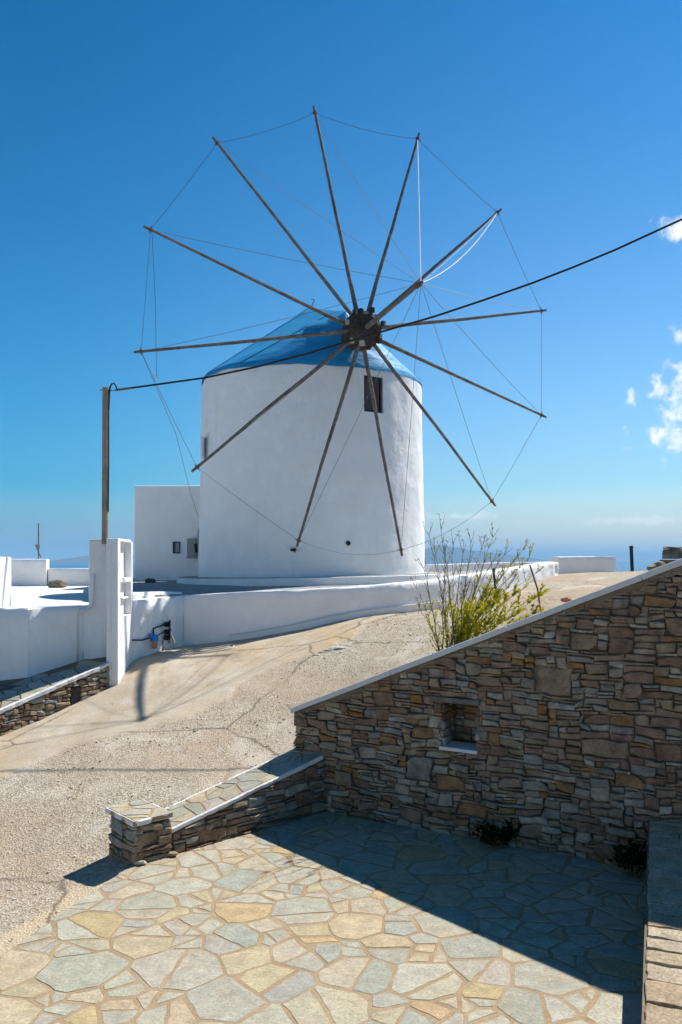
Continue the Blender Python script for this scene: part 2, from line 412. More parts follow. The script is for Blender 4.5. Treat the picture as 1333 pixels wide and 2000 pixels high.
# ------------------------------------------------------------------ the ground
def inside_terrace(x, y):
    """behind neither wall: the sunken paved court"""
    p = Vector((x, y))
    a = (p - Cn).dot(TN); b = (p - Cn).dot(LN)
    if a < -.45: return False
    s = (p - Cn).dot(LU)
    if s < 2.3: return b > -.25
    # left edge beyond the pillar
    ex = -2.09 + (y - 7.7) * (.49 / 1.7)
    return x > ex + .06
def on_ground(u, v, lift=.02, Y0=7.0, Y1=20.0):
    lo, hi = Y0, Y1
    for _ in range(40):
        m_ = (lo + hi) / 2; q = P(u, v, m_)
        if q.z > gz(q.x, q.y): lo = m_
        else: hi = m_
    q = P(u, v, lo); return Vector((q.x, q.y, gz(q.x, q.y) + lift))
EDGE = [on_ground(u, v) for u, v in ((-260, 1600), (0, 1520), (130, 1462), (270, 1425), (330, 1415), (430, 1372), (480, 1330), (540, 1302), (620, 1277), (690, 1246), (720, 1215), (790, 1196))]
EX = [p.x for p in EDGE]; EY = [p.y for p in EDGE]
def concrete_at(x, y):
    """1 on the old smooth concrete lane along the white walls, 0 on the gravelly part"""
    d = y - np.interp(x, EX, EY) + .16 * mnoise.noise((x * 1.9, y * 1.9, 1)) + .07 * mnoise.noise((x * 6, y * 6, 2))
    if x > EX[-1]: d -= (x - EX[-1]) * 4
    return min(1, max(0, .5 + d / .10))
def sand_at(x, y):
    """1 on the swept sandy strip along the open edge of the terrace"""
    ex = -2.09 + (y - 7.7) * (.49 / 1.7); d = ex - x
    if y > 8.6 or d < -.5: return 0
    d += .12 * mnoise.noise((x * 2, y * 2, 5))
    return min(1, max(0, (.52 - d) / .12)) * min(1, max(0, (7.75 - y) / .3))
def make_road():
    xs = np.r_[np.arange(-60, -12, 2.0), np.arange(-12, -6.5, .2), np.arange(-6.5, 5.5, .07), np.arange(5.5, 14, .15), np.arange(14, 62, 2.0)]
    ys = np.r_[np.arange(-20, 1, 1.5), np.arange(1, 5, .2), np.arange(5, 21, .07), np.arange(21, 30, .2), np.arange(30, 90, 2.0)]
    X, Y = np.meshgrid(xs, ys); Xc = np.clip(X, -12, 14); Yc = np.clip(Y, 1, 33)
    Z = road_z(Xc, Yc)
    Z = np.clip(Z, -1.4, 2.9)
    out = np.maximum(0, np.hypot(np.maximum(0, np.abs(X) - 13), np.maximum(0, np.maximum(Y - 31.5, 1 - Y))))
    Z = Z - out * .55
    CO = np.zeros_like(Z); SA = np.zeros_like(Z)
    for j in range(len(ys)):
        if not (0 < ys[j] < 31): continue
        for i in range(len(xs)):
            x, y = xs[i], ys[j]
            if abs(x) > 14: continue
            c = CO[j, i] = concrete_at(x, y) if y < 22 else 0
            SA[j, i] = sand_at(x, y) if y < 9 else 0
            Z[j, i] += .018 * mnoise.noise((x * .9, y * .9, 0)) + (.012 - .008 * c) * mnoise.noise((x * 3.1, y * 3.1, 4)) + (.010 * (1 - c)) * mnoise.noise((x * 8, y * 8, 4)) + .022 * c
            if y < 10.5 and x > -4 and inside_terrace(x, y): Z[j, i] = -.16
    nx, ny = len(xs), len(ys)
    m = bpy.data.meshes.new('road')
    vs = np.c_[X.ravel(), Y.ravel(), Z.ravel()]
    fs = [(j * nx + i, j * nx + i + 1, (j + 1) * nx + i + 1, (j + 1) * nx + i) for j in range(ny - 1) for i in range(nx - 1)]
    m.from_pydata(vs.tolist(), [], fs); m.shade_smooth(); m.materials.append(M['road'])
    for nm_, arr in (('concrete', CO), ('sand', SA)):
        at_ = m.attributes.new(nm_, 'FLOAT', 'POINT'); at_.data.foreach_set('value', arr.ravel().astype(np.float32))
    o = bpy.data.objects.new('road', m); COL.objects.link(o)
    return tag(o, 'worn sandy concrete and gravel road climbing to the crest', 'road', kind='structure')
make_road()

# sea and far islands
sea = MB().add([(-60000, 60, -60), (60000, 60, -60), (60000, 60000, -60), (-60000, 60000, -60)], [(0, 1, 2, 3)]).build('sea', M['sea'])
tag(sea, 'deep blue sea reaching to the horizon', 'sea', kind='structure')
def island(name, profile, Y, label, seed):
    """a ridge with real breadth; profile = (photo u, height in photo px above the sea line)"""
    rng = random.Random(seed); mb = MB(); rows = []
    n = 90; u0, u1 = profile[0][0], profile[-1][0]
    us = [u0 + (u1 - u0) * i / n for i in range(n + 1)]
    hs_ = [np.interp(u, [p[0] for p in profile], [p[1] for p in profile]) for u in us]
    for k, (dy, fr) in enumerate(((-1800, 0), (-1100, .42), (-500, .78), (0, 1.), (600, .7), (1800, 0))):
        for u, h in zip(us, hs_):
            x = (u - 666.5) / F * Y
            z = -61 + (63 + h / F * Y) * fr * (1 + .10 * mnoise.noise((u * .045, k * 1.7, seed))) if fr else -62
            rows.append((x, Y + dy + 120 * mnoise.noise((u * .03, k, seed + 5)), z))
    L = n + 1
    fs = [(k * L + i, k * L + i + 1, (k + 1) * L + i + 1, (k + 1) * L + i) for k in range(5) for i in range(n)]
    o = mb.add(rows, fs).build(name, M['hill'], smooth=True)
    return tag(o, label, 'island', kind='structure')
island('hills', [(770, -4), (815, 18), (860, 30), (905, 22), (945, 17), (990, 11), (1040, 4), (1090, -4)], 20000, 'hazy blue island ridge on the horizon behind the mill terrace', 3)
island('hills', [(90, -4), (150, 6), (200, 11), (245, 13), (300, 8), (360, -4)], 20500, 'low hazy island on the horizon left of the mill', 8)

# ------------------------------------------------------------------ stone makers
def clip_half(poly, p, nrm, m=0.0):
    """keep the side where (x - p).nrm <= -m"""
    out = []; L = len(poly)
    for i in range(L):
        a, b = poly[i], poly[(i + 1) % L]
        da = (a[0] - p[0]) * nrm[0] + (a[1] - p[1]) * nrm[1] + m
        db = (b[0] - p[0]) * nrm[0] + (b[1] - p[1]) * nrm[1] + m
        if da <= 0: out.append(a)
        if (da < 0 < db) or (db < 0 < da):
            t = da / (da - db); out.append((a[0] + (b[0] - a[0]) * t, a[1] + (b[1] - a[1]) * t))
    return out
def area(p): return .5 * sum(p[i][0] * p[(i + 1) % len(p)][1] - p[(i + 1) % len(p)][0] * p[i][1] for i in range(len(p)))
def point_in(p, poly):
    c = False; j = len(poly) - 1
    for i in range(len(poly)):
        if (poly[i][1] > p[1]) != (poly[j][1] > p[1]) and p[0] < (poly[j][0] - poly[i][0]) * (p[1] - poly[i][1]) / (poly[j][1] - poly[i][1]) + poly[i][0]: c = not c
        j = i
    return c
def crazy_paving(poly, rng, size=.30, gap=(.008, .020), small=.0016):
    """irregular flagstones filling a convex polygon: loose cells, broken again along chords, joints of uneven width"""
    if area(poly) < 0: poly = poly[::-1]
    x0 = min(p[0] for p in poly); x1 = max(p[0] for p in poly); y0 = min(p[1] for p in poly); y1 = max(p[1] for p in poly)
    sites = []
    for tries, f in ((2500, 1.35), (2500, .85), (2500, .55)):
        for _ in range(tries):
            p = (rng.uniform(x0, x1), rng.uniform(y0, y1)); r = size * f * rng.uniform(.8, 1.2)
            if not point_in(p, poly): continue
            if all((p[0] - q[0]) ** 2 + (p[1] - q[1]) ** 2 > (.62 * (r + q[2])) ** 2 for q in sites): sites.append((p[0], p[1], r))
    cells = []
    for i, (x, y, r) in enumerate(sites):
        c = list(poly)
        near = sorted(((q[0] - x) ** 2 + (q[1] - y) ** 2, q) for j, q in enumerate(sites) if j != i)[:26]
        for d2, q in near:
            d = math.sqrt(d2); nx, ny = (q[0] - x) / d, (q[1] - y) / d
            t = (d2 + (r * r - q[2] ** 2) * .5) / (2 * d)
            c = clip_half(c, (x + nx * t, y + ny * t), (nx, ny), 0)
            if len(c) < 3: break
        if len(c) >= 3: cells.append(c)
    out = []
    def split(c, depth):
        A_ = area(c)
        if depth == 0 or A_ < size * size * rng.uniform(.25, 1.1): out.append(c); return
        n = len(c); cx = sum(p[0] for p in c) / n; cy = sum(p[1] for p in c) / n
        sxx = sum((p[0] - cx) ** 2 for p in c); syy = sum((p[1] - cy) ** 2 for p in c); sxy = sum((p[0] - cx) * (p[1] - cy) for p in c)
        th = .5 * math.atan2(2 * sxy, sxx - syy) + rng.uniform(-.7, .7)
        nx, ny = math.cos(th), math.sin(th); o = rng.uniform(-.16, .16) * math.sqrt(A_)
        p = (cx + nx * o, cy + ny * o)
        for s_ in (1, -1):
            h = clip_half(c, p, (nx * s_, ny * s_), 0)
            if len(h) >= 3: split(h, depth - 1)
    for c in cells: split(c, rng.choice((0, 1, 1, 2)))
    res = []
    for c in out:
        n = len(c); q = list(c)
        for i in range(n):
            a, b_ = c[i], c[(i + 1) % n]; d = math.hypot(b_[0] - a[0], b_[1] - a[1])
            if d < 1e-6: continue
            nx, ny = (b_[1] - a[1]) / d, -(b_[0] - a[0]) / d
            q = clip_half(q, a, (nx, ny), rng.uniform(*gap))
            if len(q) < 3: break
        if len(q) < 3: continue
        # knock one corner off now and then
        if rng.random() < .45 and len(q) >= 4:
            k = rng.randrange(len(q)); a, m_, b_ = q[k - 1], q[k], q[(k + 1) % len(q)]
            t1, t2 = rng.uniform(.12, .4), rng.uniform(.12, .4)
            q = q[:k] + [(m_[0] + (a[0] - m_[0]) * t1, m_[1] + (a[1] - m_[1]) * t1), (m_[0] + (b_[0] - m_[0]) * t2, m_[1] + (b_[1] - m_[1]) * t2)] + q[k + 1:]
        if area(q) > small: res.append(q)
    return res
def roughen(poly, rng, step, amp):
    out = []; L = len(poly)
    for i in range(L):
        a, b = poly[i], poly[(i + 1) % L]; d = math.hypot(b[0] - a[0], b[1] - a[1])
        if d < step * .25 and len(out) > 2 and i < L - 1: continue
        n = max(1, int(d / step)); out.append((a[0] + rng.uniform(-amp, amp) * .6, a[1] + rng.uniform(-amp, amp) * .6))
        for k in range(1, n):
            t = (k + rng.uniform(-.2, .2)) / n
            out.append((a[0] + (b[0] - a[0]) * t + rng.uniform(-amp, amp), a[1] + (b[1] - a[1]) * t + rng.uniform(-amp, amp)))
    return out
def stone_geo(poly, fr, proud, back, bev, rng, bulge=.0, tilt=.0):
    """poly in (s, t); fr(s, t, d) -> world point, d = outwards"""
    n = len(poly); cx = sum(p[0] for p in poly) / n; cy = sum(p[1] for p in poly) / n
    size = max(.02, math.sqrt(abs(area(poly)))); sh = 1 - min(.28, bev * 2.2 / size)
    tx, ty = rng.uniform(-tilt, tilt), rng.uniform(-tilt, tilt)
    def d(s, t): return proud + (s - cx) * tx + (t - cy) * ty
    vs = []; fs = []
    for (s, t) in poly: vs.append(fr(s, t, -back))
    for (s, t) in poly: vs.append(fr(s, t, d(s, t) - bev))
    for (s, t) in poly:
        s2, t2 = cx + (s - cx) * sh, cy + (t - cy) * sh
        vs.append(fr(s2, t2, d(s2, t2) + rng.uniform(-.25, .25) * bulge))
    vs.append(fr(cx + rng.uniform(-.1, .1) * size, cy + rng.uniform(-.1, .1) * size, proud + bulge))
    for i in range(n):
        j = (i + 1) % n
        fs.append((i, j, n + j, n + i)); fs.append((n + i, n + j, 2 * n + j, 2 * n + i)); fs.append((2 * n + i, 2 * n + j, 3 * n))
    return vs, fs
FLAG_TINTS = [((.42, .395, .305), 5), ((.45, .415, .315), 4), ((.49, .42, .295), 4), ((.50, .405, .255), 3), ((.375, .37, .30), 3), ((.46, .42, .325), 3), ((.51, .375, .20), 1)]
WALL_TINTS = [((.42, .295, .195), 6), ((.39, .315, .24), 4), ((.49, .405, .305), 4), ((.33, .20, .13), 5), ((.40, .22, .105), 2), ((.36, .235, .17), 5),
              ((.54, .465, .365), 2), ((.44, .315, .19), 3), ((.36, .31, .255), 3), ((.43, .21, .075), 1)]
WARM_TINTS = [((.40, .31, .21), 4), ((.36, .25, .16), 4), ((.42, .38, .31), 3), ((.33, .21, .13), 3), ((.36, .36, .34), 2), ((.44, .33, .20), 2), ((.30, .20, .14), 2)]
def pick(tints, rng, var=.12):
    c = rng.choices([t[0] for t in tints], [t[1] for t in tints])[0]; k = 1 + rng.uniform(-var, var)
    return tuple(x * k * (1 + rng.uniform(-.03, .03)) for x in c)
def place_stones(geos, name, mat, parent, limit=300, frame_key=None):
    """geos = [(size, verts, faces, tint)]; the largest become parts, any past the limit one stuff part"""
    geos = sorted(geos, key=lambda g: -g[0]); rest = MB()
    for k, (sz, vs, fs, tint) in enumerate(geos):
        if k < limit: MB().add(vs, fs, tint).build(name, mat, parent, tint=True)
        else: rest.add(vs, fs, tint)
    if rest.v: rest.build('small_' + name + 's', mat, parent, tint=True, kind='stuff')

def rubble(s0, s1, t0, t1, cw, ch, rng, classes, fill_w, fill_h, blocked=()):
    nx, ny = int((s1 - s0) / cw), int((t1 - t0) / ch); occ = np.zeros((ny, nx), bool); rects = []
    for (a, b, c, d) in blocked:
        i0, i1, j0, j1 = (a - s0) / cw, (b - s0) / cw, (c - t0) / ch, (d - t0) / ch
        occ[max(0, round(j0)):max(0, round(j1)), max(0, round(i0)):max(0, round(i1))] = True
    def take(i, j, w, h): occ[j:j + h, i:i + w] = True; rects.append((i, j, w, h))
    for (cnt, wl_, wh_, hl_, hh_) in classes:
        for _ in range(cnt * 8):
            if cnt <= 0: break
            w, h = rng.randint(wl_, wh_), rng.randint(hl_, hh_)
            if w >= nx or h >= ny: continue
            i, j = rng.randint(0, nx - w), rng.randint(0, ny - h)
            if occ[j:j + h, i:i + w].any(): continue
            take(i, j, w, h); cnt -= 1
    for j in range(ny):
        i = 0
        while i < nx:
            if occ[j, i]: i += 1; continue
            w = rng.randint(*fill_w); h = rng.choice(fill_h); k = 1
            while k < w and i + k < nx and not occ[j, i + k]: k += 1
            if i + k < nx and not occ[j, i + k] and (i + k + 1 >= nx or occ[j, i + k + 1]): k += 1
            hh = 1
            while hh < h and j + hh < ny and not occ[j + hh, i:i + k].any(): hh += 1
            take(i, j, k, hh); i += k
    out = []
    for (i, j, w, h) in rects:
        out.append((s0 + i * cw, s0 + (i + w) * cw, t0 + j * ch, t0 + (j + h) * ch))
    return out
def rubble_geos(rects, fr, rng, tints, cw, ch, warp=.03, gap=.006, top=None, bottom=None, proud=(.0, .03), seed=0, step=.09, turn=.05):
    geos = []
    for (a, b, c, d) in rects:
        w, h = b - a, d - c
        cx, cy = (a + b) / 2, (c + d) / 2
        q = [(a, c), (b, c), (b, d), (a, d)]
        if w > 1.5 * cw and h > 1.5 * ch and rng.random() < .55:           # a corner knocked off
            k = rng.randrange(4); o1, m_, o2 = q[k - 1], q[k], q[(k + 1) % 4]; t1, t2 = rng.uniform(.1, .38), rng.uniform(.1, .42)
            q = q[:k] + [(m_[0] + (o1[0] - m_[0]) * t1, m_[1] + (o1[1] - m_[1]) * t1), (m_[0] + (o2[0] - m_[0]) * t2, m_[1] + (o2[1] - m_[1]) * t2)] + q[k + 1:]
        if w * h > .02 and rng.random() < .8:                              # large stones are seldom square
            k = rng.randrange(len(q)); o1, m_, o2 = q[k - 1], q[k], q[(k + 1) % len(q)]; t1, t2 = rng.uniform(.15, .45), rng.uniform(.15, .45)
            q = q[:k] + [(m_[0] + (o1[0] - m_[0]) * t1, m_[1] + (o1[1] - m_[1]) * t1), (m_[0] + (o2[0] - m_[0]) * t2, m_[1] + (o2[1] - m_[1]) * t2)] + q[k + 1:]
        q = roughen(q, rng, step, 0.0)
        pts = []; rot = rng.uniform(-turn, turn); lean = rng.uniform(-1.6, 1.6) * turn
        for (x, y) in q:
            y = y + (x - cx) * rot * min(1, h / w * 1.6); x = x + (y - cy) * lean
            # warp shared by neighbours keeps the joints thin while no stone stays square
            wx = warp * (mnoise.noise((x * 2.7 + seed, y * 3.5, 1.3)) + 1.1 * mnoise.noise((x * 7.9 + seed, y * 10.5, 4.1)))
            wy = warp * (mnoise.noise((x * 1.9, y * 2.9 + seed, 7.7)) + .75 * mnoise.noise((x * 7.1, y * 9.3 + seed, 2.2)))
            x2 = x + (gap if x < cx - .2 * w else -gap if x > cx + .2 * w else 0) * rng.uniform(.5, 2.0)
            y2 = y + (gap if y < cy - .2 * h else -gap if y > cy + .2 * h else 0) * rng.uniform(.5, 2.0)
            pts.append((x2 + wx + rng.uniform(-1, 1) * min(.007, .05 * w), y2 + wy + rng.uniform(-1, 1) * min(.006, .06 * h)))
        if top is not None:
            (p0, n0) = top; pts = clip_half(pts, p0, n0, .004)
            if len(pts) < 3: continue
        if bottom is not None:
            (p0, n0) = bottom; pts = clip_half(pts, p0, n0, 0)
            if len(pts) < 3: continue
        ar = abs(area(pts))
        if ar < .0004: continue
        vs, fs = stone_geo(pts, fr, rng.uniform(*proud), .10, min(.010, .2 * min(w, h)), rng, bulge=rng.uniform(-.004, .012), tilt=.16)
        geos.append((ar, vs, fs, pick([t_ for t_ in tints if t_[0][0] < .45] if ar > .03 else tints, rng)))
    return geos
def frame(O, U, Nn, z0=0.0):
    def fr(s, t, d): return (O.x + U.x * s + Nn.x * d, O.y + U.y * s + Nn.y * d, z0 + t)
    return fr
def slab_box(O, U, Nn, s0, s1, d0, d1, zb, zt):
    """a box along a wall line; zb, zt are functions of s"""
    vs = []
    for s in (s0, s1):
        for d in (d0, d1):
            for zf in (zb, zt):
                p = O + U * s + Nn * d; vs.append((p.x, p.y, zf(s)))
    return vs, [(0, 1, 3, 2), (4, 6, 7, 5), (0, 4, 5, 1), (2, 3, 7, 6), (0, 2, 6, 4), (1, 5, 7, 3)]

# ------------------------------------------------------------------ paved terrace
terr = [(-.2, 9.5), (3.45, 7.39), (2.95, 7.05), (1.72, 4.60), (1.40, 3.8), (-3.13, 3.8), (-2.58, 6.0), (-2.09, 7.70), (-2.02, 7.84)]
PAR = [(1.745 + .398 * (y - 4.634), y) for y in (7.72, 6.0, 4.6, 3.4)]
terr = [(-.2, 9.5)] + [(PAR[0][0] - .0, 7.66), PAR[2], PAR[3], (-3.27, 3.4), (-2.60, 6.0), (-2.12, 7.66), (-2.02, 7.82)]
terr_big = [(-.2 - .1, 9.6), (3.6, 7.5), (2.0, 3.4), (2.0, -1.0), (-3.9, -1.0), (-3.25, 3.4), (-2.585, 6.0), (-2.10, 7.68), (-2.1, 7.95)]
fl = MB().prism(terr_big, -.35, 0.0).build('terrace_floor', M['mortar'])
tag(fl, 'sunlit terrace of irregular cream and grey flagstones in tan mortar', 'terrace', kind='structure')
rng = random.Random(11)
hull = [(-.2, 9.5), (3.2, 7.62), (1.42, 3.4), (-3.27, 3.4), (-2.60, 6.0), (-2.12, 7.66), (-2.02, 7.82)]
cells = crazy_paving(hull, rng, .245, gap=(.006, .024))
print('FLAGS', len(cells))
geos = []
for c in cells:
    cx = sum(p[0] for p in c) / len(c); cy = sum(p[1] for p in c) / len(c)
    c2 = roughen(c, rng, .075, .009)
    h = rng.uniform(.0015, .0045)
    vs, fs = stone_geo(c2, lambda s, t, d: (s, t, d), h, .003, .0025, rng, bulge=.0010, tilt=.003)
    geos.append((abs(area(c)) * (1 if cy > 4.7 else .001), vs, fs, pick(FLAG_TINTS, rng, .05)))
place_stones(geos, 'flagstone', M['flag'], fl)

# ------------------------------------------------------------------ tall rubble wall
tw = empty('rubble_wall', (Cn.x, Cn.y, 0), 'tall rubble stone wall with sloping cement coping and small niche, in shade', 'wall')
S0, S1 = -.43, 6.0
b = MB()
NS0, NS1, NZ0, NZ1 = 1.508, 1.904, .955, 1.437
TH = .48; REC = .055
zt = lambda s: tall_top(s) - .03
zb0 = lambda s: -.1
for (a, c_, lo, hi) in ((S0, NS0, zb0, zt), (NS1, 4.5, zb0, zt), (4.5, S1, zb0, zt), (NS0, NS1, zb0, lambda s: NZ0), (NS0, NS1, lambda s: NZ1, zt)):
    vs, fs = slab_box(Cn, TU, TN, a, c_, -TH, -REC, lo, hi); b.add(vs, fs)
vs, fs = slab_box(Cn, TU, TN, NS0, NS1, -.44, -.41, lambda s: NZ0, lambda s: NZ1); b.add(vs, fs)
b.build('wall_core', M['wall_mortar'], tw)
fr = frame(Cn, TU, TN)
rng = random.Random(5)
cw, ch = .047, .034
rects = rubble(S0, S1, 0.0, 3.4, cw, ch, rng,
               [(7, 6, 10, 5, 8), (40, 4, 8, 3, 5), (110, 3, 6, 2, 4)], (2, 6), [1, 1, 2, 2, 2, 3],
               blocked=[(NS0 - .005, NS1 + .005, NZ0 - .05, NZ1 + .075)])
kk = math.hypot(.4116, 1)
ptop = ((0, 1.387 - .075), (-.4116 / kk, 1 / kk))
rects = [r for r in rects if r[2] < tall_top((r[0] + r[1]) / 2)]
geos = rubble_geos(rects, fr, rng, WALL_TINTS, cw, ch, warp=.026, gap=.0035, top=ptop, proud=(-.022, .024), seed=3, turn=.13)
place_stones([((g[0] * (1 if True else 1)), g[1], g[2], g[3]) for g in geos], 'stone', M['wall_stone'], tw)
# niche: lining stones, lintel and a pale sill
for (a, c_, lo, hi, dd) in ((NS0 - .02, NS1 + .015, NZ1 + .004, NZ1 + .062, .02),):
    vs, fs = slab_box(Cn, TU, TN, a - .12, c_ + .03, -.30, dd, lambda s: lo, lambda s: hi)
    MB().add(vs, fs, (.27, .225, .18)).build('lintel', M['wall_stone'], tw, tint=True, bevel=.008)
vs, fs = slab_box(Cn, TU, TN, NS0 - .02, NS1 + .02, -.30, .028, lambda s: NZ0 - .034, lambda s: NZ0 + .004)
MB().add(vs, fs).build('sill', M['edge'], tw, bevel=.006)
fr_n = frame(Cn - TN * .41, TU, TN)
rects = rubble(NS0, NS1, NZ0 + .004, NZ1, .05, .04, rng, [], (2, 5), [1, 2, 2])
place_stones(rubble_geos(rects, fr_n, rng, WALL_TINTS, .06, .045, warp=.0, proud=(.02, .05), gap=.004), 'stone', M['wall_stone'], tw)
Lo = Cn + TU * NS0; fr_l = frame(Lo, -TN, TU)        # left cheek and right cheek of the niche
rects = rubble(.02, .38, NZ0 + .006, NZ1, .06, .045, rng, [], (2, 5), [1, 2, 2])
place_stones(rubble_geos(rects, fr_l, rng, WALL_TINTS, .06, .045, warp=0, proud=(.012, .032), gap=.004), 'stone', M['wall_stone'], tw)
Ro = Cn + TU * NS1; fr_r = frame(Ro, -TN, -TU)
place_stones(rubble_geos(rects, fr_r, rng, WALL_TINTS, .06, .045, warp=0, proud=(.012, .032), gap=.004), 'stone', M['wall_stone'], tw)
# coping cast in runs
cuts = [S0 - .03, .9, 2.25, 3.6, 4.5, S1]
for a, c_ in zip(cuts[:-1], cuts[1:]):
    mb = MB(); n = max(2, int((c_ - a) / .12)); vs = []; fs = []
    for i in range(n + 1):
        s = a + (c_ - a) * i / n + (.004 if i == 0 else -.004 if i == n else 0)
        for (d, zz) in ((.045, -.062), (.048, -.004), (.038, .003), (-TH - .02, .0), (-TH - .03, -.06)):
            p = Cn + TU * s + TN * (d + .006 * mnoise.noise((s * 4, d * 9, 3)))
            vs.append((p.x, p.y, tall_top(s) + zz + .006 * mnoise.noise((s * 3.3, d * 3, 8))))
    for i in range(n):
        for k in range(5): fs.append((i * 5 + k, i * 5 + (k + 1) % 5, (i + 1) * 5 + (k + 1) % 5, (i + 1) * 5 + k))
    fs += [(0, 1, 2, 3, 4), tuple(n * 5 + k for k in (4, 3, 2, 1, 0))]
    mb.add(vs, fs).build('coping', M['coping'], tw)
# mortar bed under the coping
vs, fs = slab_box(Cn, TU, TN, S0, 4.5, -.3, -.004, lambda s: tall_top(s) - .13, lambda s: tall_top(s) - .055)
MB().add(vs, fs).build('mortar_bed', M['wall_mortar'], tw)

# ------------------------------------------------------------------ low rubble wall with pillar
lw = empty('low_wall', (Cn.x + LU.x, Cn.y + LU.y, 0), 'low rubble wall with flagstone top and square end pillar beside the road', 'wall')
b = MB()
vs, fs = slab_box(Cn, LU, LN, -.02, 2.08, -.50, -.03, lambda s: -.1, lambda s: low_top(s) - .045); b.add(vs, fs)
b.build('wall_core', M['warm_mortar'], lw)
fr = frame(Cn, LU, LN); rng = random.Random(21); cw, ch = .05, .034
rects = rubble(0, 2.08, 0, .72, cw, ch, rng, [(5, 4, 6, 4, 5), (8, 4, 7, 2, 4)], (3, 7), [1, 1, 2, 2, 3])
k2 = math.hypot(.197, 1)
geos = rubble_geos(rects, fr, rng, WARM_TINTS + WALL_TINTS[:4], cw, ch, warp=.02, gap=.004, top=((0, .68 - .055), (.197 / k2, 1 / k2)), proud=(-.012, .02), seed=9, step=.08)
place_stones(geos, 'stone', M['wall_stone'], lw)
bk = frame(Cn - LN * .5, LU, -LN)                    # road side, partly banked up
geos = rubble_geos(rubble(0, 2.08, 0, .72, cw, ch, rng, [(5, 4, 6, 3, 4)], (3, 7), [1, 2, 2, 3]), bk, rng, WARM_TINTS, cw, ch, warp=.02, gap=.004,
                   top=((0, .68 - .055), (.197 / k2, 1 / k2)), proud=(-.012, .012), seed=2, step=.08)
place_stones(geos, 'stone', M['wall_stone'], lw, limit=60)
# top slab with painted edge and flagstones
vs, fs = slab_box(Cn, LU, LN, -.0, 2.075, -.515, -.0, lambda s: low_top(s) - .05, lambda s: low_top(s) - .006)
MB().add(vs, fs).build('top_slab', M['mortar'], lw)
def edge_strip(name, O, U, Nn, s0, s1, ztop, parent, d0=0.0, d1=.028, th=.055, mat='edge', inn=.03):
    n = max(3, int((s1 - s0) / .07)); vs = []; fs = []
    for i in range(n + 1):
        s = s0 + (s1 - s0) * i / n
        w = .014 * mnoise.noise((s * 8, 1, O.x)) + .007 * mnoise.noise((s * 23, 3, O.x)); h = .014 * mnoise.noise((s * 7, 7, O.y)) + .006 * mnoise.noise((s * 21, 2, O.y))
        for (d, zz) in ((d0 - inn, -.001), (d1 + w - .008, -.001 + h * .3), (d1 + w, -.010 + h * .4), (d1 + w - .004, -th + h), (d0 - inn, -th + .004)):
            p = O + U * s + Nn * d; vs.append((p.x, p.y, ztop(s) + zz))
    for i in range(n):
        for k in range(5): fs.append((i * 5 + k, i * 5 + (k + 1) % 5, (i + 1) * 5 + (k + 1) % 5, (i + 1) * 5 + k))
    fs += [(0, 1, 2, 3, 4), tuple(n * 5 + k for k in (4, 3, 2, 1, 0))]
    return MB().add(vs, fs).build(name, M[mat], parent)
edge_strip('painted_edge', Cn, LU, LN, .03, 2.07, lambda s: low_top(s) + .002, lw, d1=.014, th=.045, inn=.012)
edge_strip('painted_edge', Cn - LN * .515, LU, -LN, .0, 2.07, lambda s: low_top(s) - .004, lw, d1=.012)
def top_flags(O, U, Nn, s0, s1, d0, d1, ztop, parent, rng, size, tints=FLAG_TINTS, lift=(.002, .005), gap=(.007, .016), mat='flag'):
    cells = crazy_paving([(s0, d0), (s1, d0), (s1, d1), (s0, d1)], rng, size, gap)
    def fr(s, t, d):
        p = O + U * s + Nn * t; return (p.x, p.y, ztop(s) + d)
    geos = []
    for c in cells:
        vs, fs = stone_geo(roughen(c, rng, .10, .006), fr, rng.uniform(*lift), .01, .004, rng, bulge=.001, tilt=.004)
        geos.append((abs(area(c)), vs, fs, pick(tints, rng, .08)))
    place_stones(geos, 'flagstone', M[mat], parent)
rng = random.Random(31)
top_flags(Cn, LU, LN, .0, 2.07, -.50, -.022, lambda s: low_top(s) - .004, lw, rng, .24)
# pillar
PZ = .45; ps0, ps1, pd0, pd1 = 2.085, 2.50, -.55, .02
vs, fs = slab_box(Cn, LU, LN, ps0 + .03, ps1 - .03, pd0 + .03, pd1 - .03, lambda s: -.15, lambda s: PZ - .05)
MB().add(vs, fs).build('pillar_core', M['warm_mortar'], lw)
for (O, U, Nn, w) in ((Cn + LU * ps0 + LN * pd1, LU, LN, ps1 - ps0), (Cn + LU * ps1 + LN * pd1, -LN, LU, pd1 - pd0),
                      (Cn + LU * ps0 + LN * pd0, LU, -LN, ps1 - ps0), (Cn + LU * ps0 + LN * pd1, -LN, -LU, pd1 - pd0)):
    rects = rubble(0, w, -.09, PZ - .05, .048, .036, rng, [(2, 4, 6, 3, 4), (3, 3, 5, 2, 3)], (3, 6), [1, 2, 2, 3])
    geos = rubble_geos(rects, frame(O - Nn * .0, U, Nn), rng, WARM_TINTS, .048, .036, warp=.0, gap=.004, proud=(-.012, .012), step=.08)
    place_stones(geos, 'stone', M['wall_stone'], lw)
vs, fs = slab_box(Cn, LU, LN, ps0 - .01, ps1 + .012, pd0 - .012, pd1 + .012, lambda s: PZ - .05, lambda s: PZ - .006)
MB().add(vs, fs).build('pillar_cap', M['mortar'], lw)
ctr = Cn + LU * (ps0 + ps1) / 2 + LN * (pd0 + pd1) / 2
